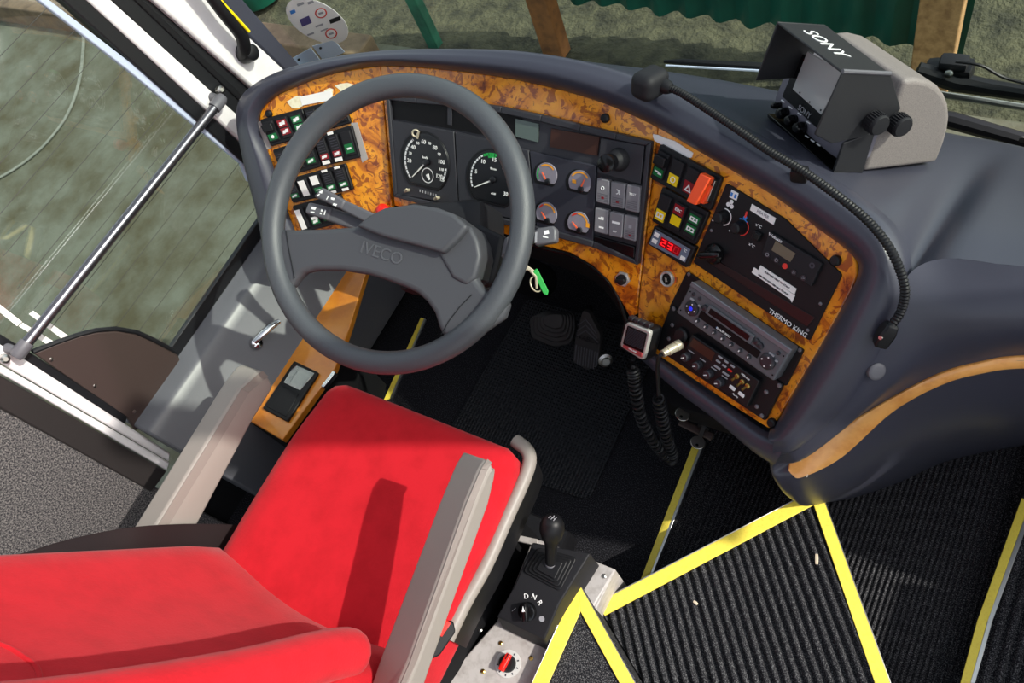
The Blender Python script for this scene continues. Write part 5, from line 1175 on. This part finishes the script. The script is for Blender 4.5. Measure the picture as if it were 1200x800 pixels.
# side shield along the right of the cushion
sh = [Zp(*q, .43) for q in ((604, 516), (617, 527), (620.5, 541), (612, 566), (594, 606), (570, 660), (545, 705), (524, 748))]
obj('side_shield', MB().tube(cr1(sh, 5), .0125, 12), M['armrest'], se)
mb = MB(); s2_ = cr1(sh, 3); mb.loft([[p+V((.004, 0, .004)) for p in s2_], [p+V((.008, 0, -.04)) for p in s2_], [p+V((0, 0, -.09)) for p in s2_]]); obj('side_panel', mb, M['black'], se)
def armrest(Lx, R1x, R2x, R3x, xs, drop):
    n = len(Lx); sec = []
    for k in range(n):
        l, a, b, c = Xp(*Lx[k], xs[0]), Xp(*R1x[k], xs[1]), Xp(*R2x[k], xs[2]), Xp(*R3x[k], xs[3])
        sec.append([l, a, b, c, V((l.x+.004, (l.y+c.y)/2, min(c.z, l.z-drop)))])
    mb = MB(); vs = [p for s in sec for p in s]; fs = []
    for i in range(n-1):
        for k in range(5): l = (k+1) % 5; fs.append([i*5+k, i*5+l, (i+1)*5+l, (i+1)*5+k])
    fs += [list(range(5)), list(range((n-1)*5, n*5))[::-1]]
    mb.add(vs, fs); o = obj('armrest', mb, M['armrest'], se, bevel=.005, seg=3)
    st = MB()
    for i in range(n-1):
        q = [sec[i][1], sec[i][2], sec[i+1][2], sec[i+1][1]]; c = avg(q); nn_ = (q[1]-q[0]).cross(q[3]-q[0]).normalized()
        if nn_.dot(CAM-c) < 0: nn_ = -nn_
        w = [q[0]*.85+q[1]*.15, q[1]*.85+q[0]*.15, q[2]*.85+q[3]*.15, q[3]*.85+q[2]*.15]
        st.prism([p+nn_*.0012 for p in w], nn_, .003)
    obj('inlay_strip', st, M['armdark'], o)
armrest([(399, 905), (445, 772), (515, 588), (533, 545), (543, 528)], [(423, 905), (480, 772), (546, 587), (562, 549), (570, 537)], [(437, 905), (491, 772), (559.5, 584), (573, 551), (577.5, 543)], [(463, 905), (508, 772), (573, 590), (579.5, 562), (579, 553)], (.243, .30, .311, .314), .05)
armrest([(90, 722), (160, 612), (262, 448), (276, 430), (283, 426.5)], [(118, 722), (184, 612), (280, 456), (300, 437), (306, 433)], [(138, 722), (202, 612), (294, 460), (311, 446), (316, 443)], [(172, 724), (232, 614), (297, 492), (318, 458), (320, 452)], (-.335, -.285, -.275, -.272), .045)
obj('armrest_arm', MB().tube([V((.29, -.60, .62)), V((.27, -.70, .60)), V((.22, -.76, .58))], .025, 12), M['black'], se)
obj('armrest_arm', MB().tube([V((-.30, -.58, .53)), V((-.27, -.68, .55)), V((-.2, -.76, .58))], .025, 12), M['black'], se)
# buckle
bk = thing('belt_buckle', 'black seat belt buckle with a red button beside the right armrest', 'buckle', Zp(520, 745, .48))
bp0 = Zp(520, 742, .53); PBk = Plane(bp0, (CAM-bp0).normalized())
obj('housing', rprism(PBk, [(512, 726), (531, 727), (534, 740), (515, 768), (498, 775), (496, 760)], .004, 0, -.03), M['black'], bk, bevel=.003)
obj('button', pprism(PBk, [(516, 724), (529, 729), (518, 746), (509, 740)], .003, -.01), M['redp'], bk, bevel=.001)
bt_ = thing('seat_belt', 'dark seat belt webbing passing behind the left armrest', 'seat belt', V((-.3, -.58, .5)))
top = [Xp(-80, 655, -.50), Xp(0, 655, -.42), Xp(80, 633, -.33), Xp(150, 619, -.262), Xp(215, 614.5, -.258), Xp(270, 615, -.245), Xp(286, 617, -.235)]
bot = [Xp(-80, 676, -.50), Xp(0, 668, -.42), Xp(80, 660, -.33), Xp(150, 651, -.262), Xp(215, 644, -.258), Xp(270, 642, -.245), Xp(286, 640, -.235)]
mb = MB(); mb.loft([top, bot], 1, 5); mb.loft([[p+V((-.003, 0, 0)) for p in top], [p+V((-.003, 0, 0)) for p in bot]], 1, 5); obj('webbing', mb, M['belt'], bt_)
obj('anchor', MB().rbox(Xp(285, 634, -.245), (.03, .03, .05), .006, 4), M['void'], bt_)
# ------------------------------------------------------------------ gear console
gc = thing('gear_console', 'pale metal console plate beside the seat', 'console', Zp(620, 760, .04))
ZC = .22
obj('top_plate', MB().prism([Zp(*q, ZC) for q in ((458, 900), (518, 800), (582, 727), (603, 683), (621, 638), (632, 632), (692, 655), (721.5, 667), (690, 720), (560, 945))], UP, .006), M['plate'], gc, bevel=.003)
obj('side_plate', MB().prism([Zp(*q, ZC-.006) for q in ((718, 667), (721.5, 667), (705, 700), (640, 830), (600, 900), (590, 900))], UP, .2), M['plate'], gc, bevel=.002)
obj('front_plate', MB().prism([Zp(*q, ZC-.006) for q in ((632, 633), (692, 656), (721, 667.5), (720, 670), (690, 660), (631, 637))], UP, .2), M['plate'], gc, bevel=.002)
obj('inner_wall', MB().prism([Zp(*q, ZC-.006) for q in ((455, 900), (518, 801), (582, 728), (603, 684), (621, 639), (630, 640), (612, 690), (590, 735), (526, 810), (465, 905))], UP, .2), M['void'], gc)
obj('lip', MB().prism([Zp(*q, ZC+.02) for q in ((598.5, 624.5), (631, 631.5), (629.5, 639), (610, 634.5), (597, 631))], UP, .01), M['plate'], gc, bevel=.002)
for x, y in ((587, 753.5), (622.5, 771), (566, 786.5), (563, 738), (708, 675)): obj('screw', MB().lathe(Zp(x, y, ZC), UP, [(.0042, 0), (.0042, .0015), (.002, .003)], 12), M['gold'] if x < 640 and y > 750 else M['metal'], gc)
ge = thing('gear_selector', 'black selector box with gear lever and D N R dial on the metal plate', 'gear lever', Zp(640, 690, ZC))
tb = [Zp(624, 635, .305), Zp(692, 648, .305), Zp(655, 708, .300), Zp(603, 684.5, .300)]; fb = [Zp(638, 749, .272), Zp(582, 722, .272)]
vs = tb+fb; lowz = lambda p: V((p.x, p.y, ZC))
mb = MB(); lowv = [lowz(p) for p in (tb[0], tb[1], tb[2], fb[0], fb[1], tb[3])]; ring_ = [tb[0], tb[1], tb[2], fb[0], fb[1], tb[3]]
lowv[3] = lowz(fb[0])+V((0, -.012, 0)); lowv[4] = lowz(fb[1])+V((0, -.012, 0))
mb.add(ring_+lowv, [[0, 1, 2, 5], [5, 2, 3, 4], [11, 10, 9, 8, 7, 6]]+[[i, i+6, (i+1) % 6+6, (i+1) % 6] for i in range(6)])
obj('housing', mb, M['blackm'], ge, bevel=.003, seg=3)
PGt = plane3(tb[0], tb[1], tb[2]); PGd = plane3(tb[2], fb[0], fb[1])
bq = [(612.5, 669.5), (630, 641), (676, 653), (656, 692.5)]; bcx = [sum(p[0] for p in bq)/4, sum(p[1] for p in bq)/4]
boot = MB()
for k, (f, h) in enumerate(((1, .004), (.84, .009), (.68, .014), (.5, .019))):
    rprism(PGt, [(bcx[0]+(x-bcx[0])*f, bcx[1]+(y-bcx[1])*f) for x, y in bq], .008 if k < 3 else .003, h, -.001, boot)
obj('gaiter', boot, M['black'], ge, bevel=.0012)
b0 = PGt.P(645, 661, .015); kt = Zp(647, 617, .405); ax = (kt-b0).normalized(); Lk = (kt-b0).length
obj('collar', MB().lathe(b0, ax, [(.010, 0), (.010, .004), (.008, .006)], 20), M['stalk'], ge)
kb = obj('lever_knob', MB().lathe(b0, ax, [(.0092, 0), (.0098, Lk*.25), (.0108, Lk*.48), (.0132, Lk*.64), (.0185, Lk*.78), (.0214, Lk*.92), (.0208, Lk*1.04), (.0168, Lk*1.15), (.011, Lk*1.21), (.004, Lk*1.225), (.0001, Lk*1.227)], 28), M['black'], ge)
pk = b0+ax*Lk*1.232; kn_ = Plane(pk, ax); gl = MB()
for a, b in (((-.005, 0), (.005, 0)), ((-.005, -.005), (-.005, .005)), ((0, -.005), (0, .005)), ((.005, 0), (.005, .005))): gl.tube([kn_.at(*a), kn_.at(*b)], .0006, 5)
obj('shift_pattern', gl, M['printg'], kb)
c = PGd.P(619, 716, 0); dk = obj('dial', MB().lathe(c, PGd.n, [(.0165, 0), (.016, .009), (.013, .011), (.002, .011)], 28), M['gloss'], ge)
RG_ = Matrix((PGd.u, PGd.v, PGd.n)).transposed(); 
da = (PGd.P(617.5, 704)-PGd.P(619.5, 727)).normalized(); db = PGd.n.cross(da)
Rd = Matrix((db*-1, da, PGd.n)).transposed()
obj('grip', MB().rbox(c+PGd.n*.013, (.010, .030, .012), .003, 5, R=Rd), M['gloss'], dk)
obj('pointer', MB().prism([c+PGd.n*.0195+da*.012, c+PGd.n*.0195+db*.003+da*.003, c+PGd.n*.0195-db*.003+da*.003], PGd.n, .0006), M['symbol'], dk, smooth=False)
for ch, x, y, an in (('D', 616.6, 698.6, 20), ('N', 625.8, 699.2, -5), ('R', 632.6, 706, -40)): ptext(ch, PGd, x, y, .0125, M['symbol'], ge, .0005, an)
obj('symbol', disc(PGd, 634.8, 725, .005, .0006, 0), M['printg'], ge, smooth=False)
obj('symbol', MB().tube([PGd.P(600, 716, .0005), PGd.P(604.5, 712, .0005)], .0005, 5), M['printg'], ge)
rd_ = thing('red_dial', 'round black dial with a red grip on a pale scale disc', 'dial', Zp(595, 776, ZC))
c = Zp(595.5, 777.5, ZC); obj('scale_disc', MB().lathe(c, UP, [(.024, 0), (.024, .002)], 36), mat('scale_grey', 'c9c8c6', .5), rd_)
for k in range(7):
    a = math.radians(-150+k*38); obj('mark', MB().box(c+V((math.cos(a)*.0195, math.sin(a)*.0195, .0023)), (.0035, .0022, .0008), Matrix.Rotation(a, 3, 'Z')), M['printd'], rd_, smooth=False)
kd = obj('knob', MB().lathe(c, UP, [(.0155, .002), (.015, .012), (.012, .016), (.002, .016)], 28), M['black'], rd_)
d1_ = (Zp(599, 762, ZC)-Zp(588, 783, ZC)).normalized(); a1_ = math.atan2(d1_.y, d1_.x)
obj('grip', MB().rbox(c+V((0, 0, .018)), (.032, .011, .012), .003, 5, R=Matrix.Rotation(a1_, 3, 'Z')), M['redp'], kd)
obj('pointer', MB().box(c+V((d1_.x*.010, d1_.y*.010, .0243)), (.011, .0016, .0008), Matrix.Rotation(a1_, 3, 'Z')), M['black'], kd, smooth=False)
# ------------------------------------------------------------------ amber side ledge with ashtray
ws = thing('side_ledge', 'amber wood ledge between the side wall and the seat', 'ledge', Zp(350, 450, .10))
obj('wood_top', MB().prism([Zp(*q, .292) for q in ((291, 492), (331, 515.5), (377, 452), (392, 432), (409, 385), (427, 325), (438, 295), (415, 290), (396, 330), (347, 402))], UP, .018), M['amber'], ws, bevel=.002)
obj('body', MB().prism([Zp(*q, .272) for q in ((291, 494), (329, 515), (376, 452), (390, 432), (400, 395), (360, 390), (345, 405))], UP, .25), M['void'], ws)
obj('edge_strip', MB().prism([Zp(*q, .296) for q in ((390, 433.5), (393, 436), (379, 454), (376, 452))], UP, .014), M['chrome'], ws, bevel=.001)
ah = thing('ashtray', 'black ashtray with a mirror-like lid half set in the amber ledge', 'ashtray', Zp(340, 458, .292))
PAs = Plane(Zp(340, 458, .292), (0, 0, 1))
obj('tray', rprism(PAs, [(344.5, 422.5), (373, 436), (336.5, 493.5), (307.5, 478)], .004, .008, 0), M['panelblk'], ah, bevel=.0015)
obj('lid', pprism(PAs, [(345, 426.5), (368.5, 437), (351.5, 457.5), (332, 448)], .0095, .006), mat('mirror_lid', '8f8f8c', .06, metal=1), ah, bevel=.0008)
obj('flap', pprism(PAs, [(330.5, 451), (350, 461), (335, 488), (312, 476)], .0095, .006), M['panelblk'], ah, bevel=.001)
# ------------------------------------------------------------------ pedals
PP = Plane(Zp(688, 400, .10), (0.05, -.75, .66))
pd = thing('throttle_pedal', 'ribbed black throttle pedal hinged on the floor', 'pedal', Zp(690, 425, .02))
tpx = [(682.5, 364), (690, 366), (703.5, 392), (702, 415), (700, 429), (688, 434), (671, 423.5), (672.5, 408), (674, 395)]
obj('pad', rprism(PP, tpx, .006, .006, -.012), M['pedal'], pd, bevel=.002)
rb = MB()
for k in range(9):
    f = k/8; a = (675.5+f*25, 404+f*8.5); b = (673.5+f*25, 422.5+f*7.5+(3 if 0 < k < 8 else 0)); rb.tube([PP.P(*a, .0065), PP.P(*b, .0065)], .0014, 6)
for k in range(3): rb.tube([PP.P(677-k*.4, 381+k*6, .0065), PP.P(686.5, 374+k*6.5, .0065), PP.P(699+k, 391+k*5, .0065)], .0014, 6)
obj('tread', rb, M['stalk'], pd)
ptext('WABCO', PP, 688.5, 397.5, .017, M['black'], pd, .0068, -3)
obj('hinge', MB().lathe(PP.P(708.5, 420, -.01), (.6, -.6, .5), [(.017, 0), (.017, .012), (.010, .014), (.009, .02)], 20), M['metal'], pd)
obj('arm', MB().tube([PP.P(690, 380, -.012), PP.P(690, 360, -.06)], .01, 10), M['void'], pd)
PK = Plane(Zp(645, 388, .10), (0, -.6, .8))
bp2 = thing('brake_pedal', 'dark brake pedal with a folded rubber gaiter left of the throttle pedal', 'pedal', Zp(645, 400, .02))
gz_ = MB(); kx = [(620, 372), (640, 364), (672, 366), (674, 385), (668, 403), (650, 407), (622, 396)]; kc = (648, 384)
for k, (f, h) in enumerate(((1, .0), (.86, .012), (.72, .022), (.58, .032), (.44, .04))): rprism(PK, [(kc[0]+(x-kc[0])*f, kc[1]-2*k+(y-kc[1])*f) for x, y in kx], .012, h, h-.014, gz_)
obj('gaiter', gz_, M['pedal'], bp2, bevel=.003)
fy = thing('floor_edging', 'narrow yellow floor edging glimpsed through the left of the steering wheel', 'step edging', Zp(470, 420, 0))
obj('strip', MB().prism([Zp(*q, .004) for q in ((493, 372), (497, 373), (457, 466), (449, 470))], UP, .004), M['yellow'], fy); obj('metal_edge', MB().prism([Zp(*q, .0045) for q in ((497, 373), (499, 374), (460, 466), (457, 466))], UP, .0045), M['alu'], fy)
# ------------------------------------------------------------------ light and camera
sun = bpy.data.lights.new('sun', 'SUN'); so_ = bpy.data.objects.new('sun', sun); COL.objects.link(so_)
SUN = V((.75, .18, .64)).normalized()
so_.rotation_euler = SUN.to_track_quat('Z', 'Y').to_euler(); sun.energy = 4.4; sun.angle = math.radians(.6); sun.color = (1, .95, .86)
w = bpy.data.worlds.new('sky'); S.world = w; w.use_nodes = True; nt = w.node_tree; bg = nt.nodes['Background']
sk = nt.nodes.new('ShaderNodeTexSky'); sk.sky_type = 'NISHITA'; sk.sun_disc = False; sk.sun_elevation = math.asin(SUN.z); sk.sun_rotation = math.atan2(SUN.x, SUN.y); sk.air_density = 1.2; sk.dust_density = 2.0; sk.ozone_density = .6
hs = nt.nodes.new('ShaderNodeHueSaturation'); hs.inputs['Saturation'].default_value = .45; nt.links.new(sk.outputs[0], hs.inputs['Color']); nt.links.new(hs.outputs[0], bg.inputs[0]); bg.inputs[1].default_value = .26
cam = bpy.data.cameras.new('camera'); co = bpy.data.objects.new('camera', cam); COL.objects.link(co)
cam.sensor_width = 36; cam.lens = FPX/1200*36; cam.clip_start = .02
co.matrix_world = Matrix.Translation(CAM) @ MR.to_4x4(); S.camera = co
S.view_settings.view_transform = 'Standard'; S.view_settings.look = 'None'; S.view_settings.gamma = 1; S.view_settings.use_curve_mapping = False; S.view_settings.exposure = 0
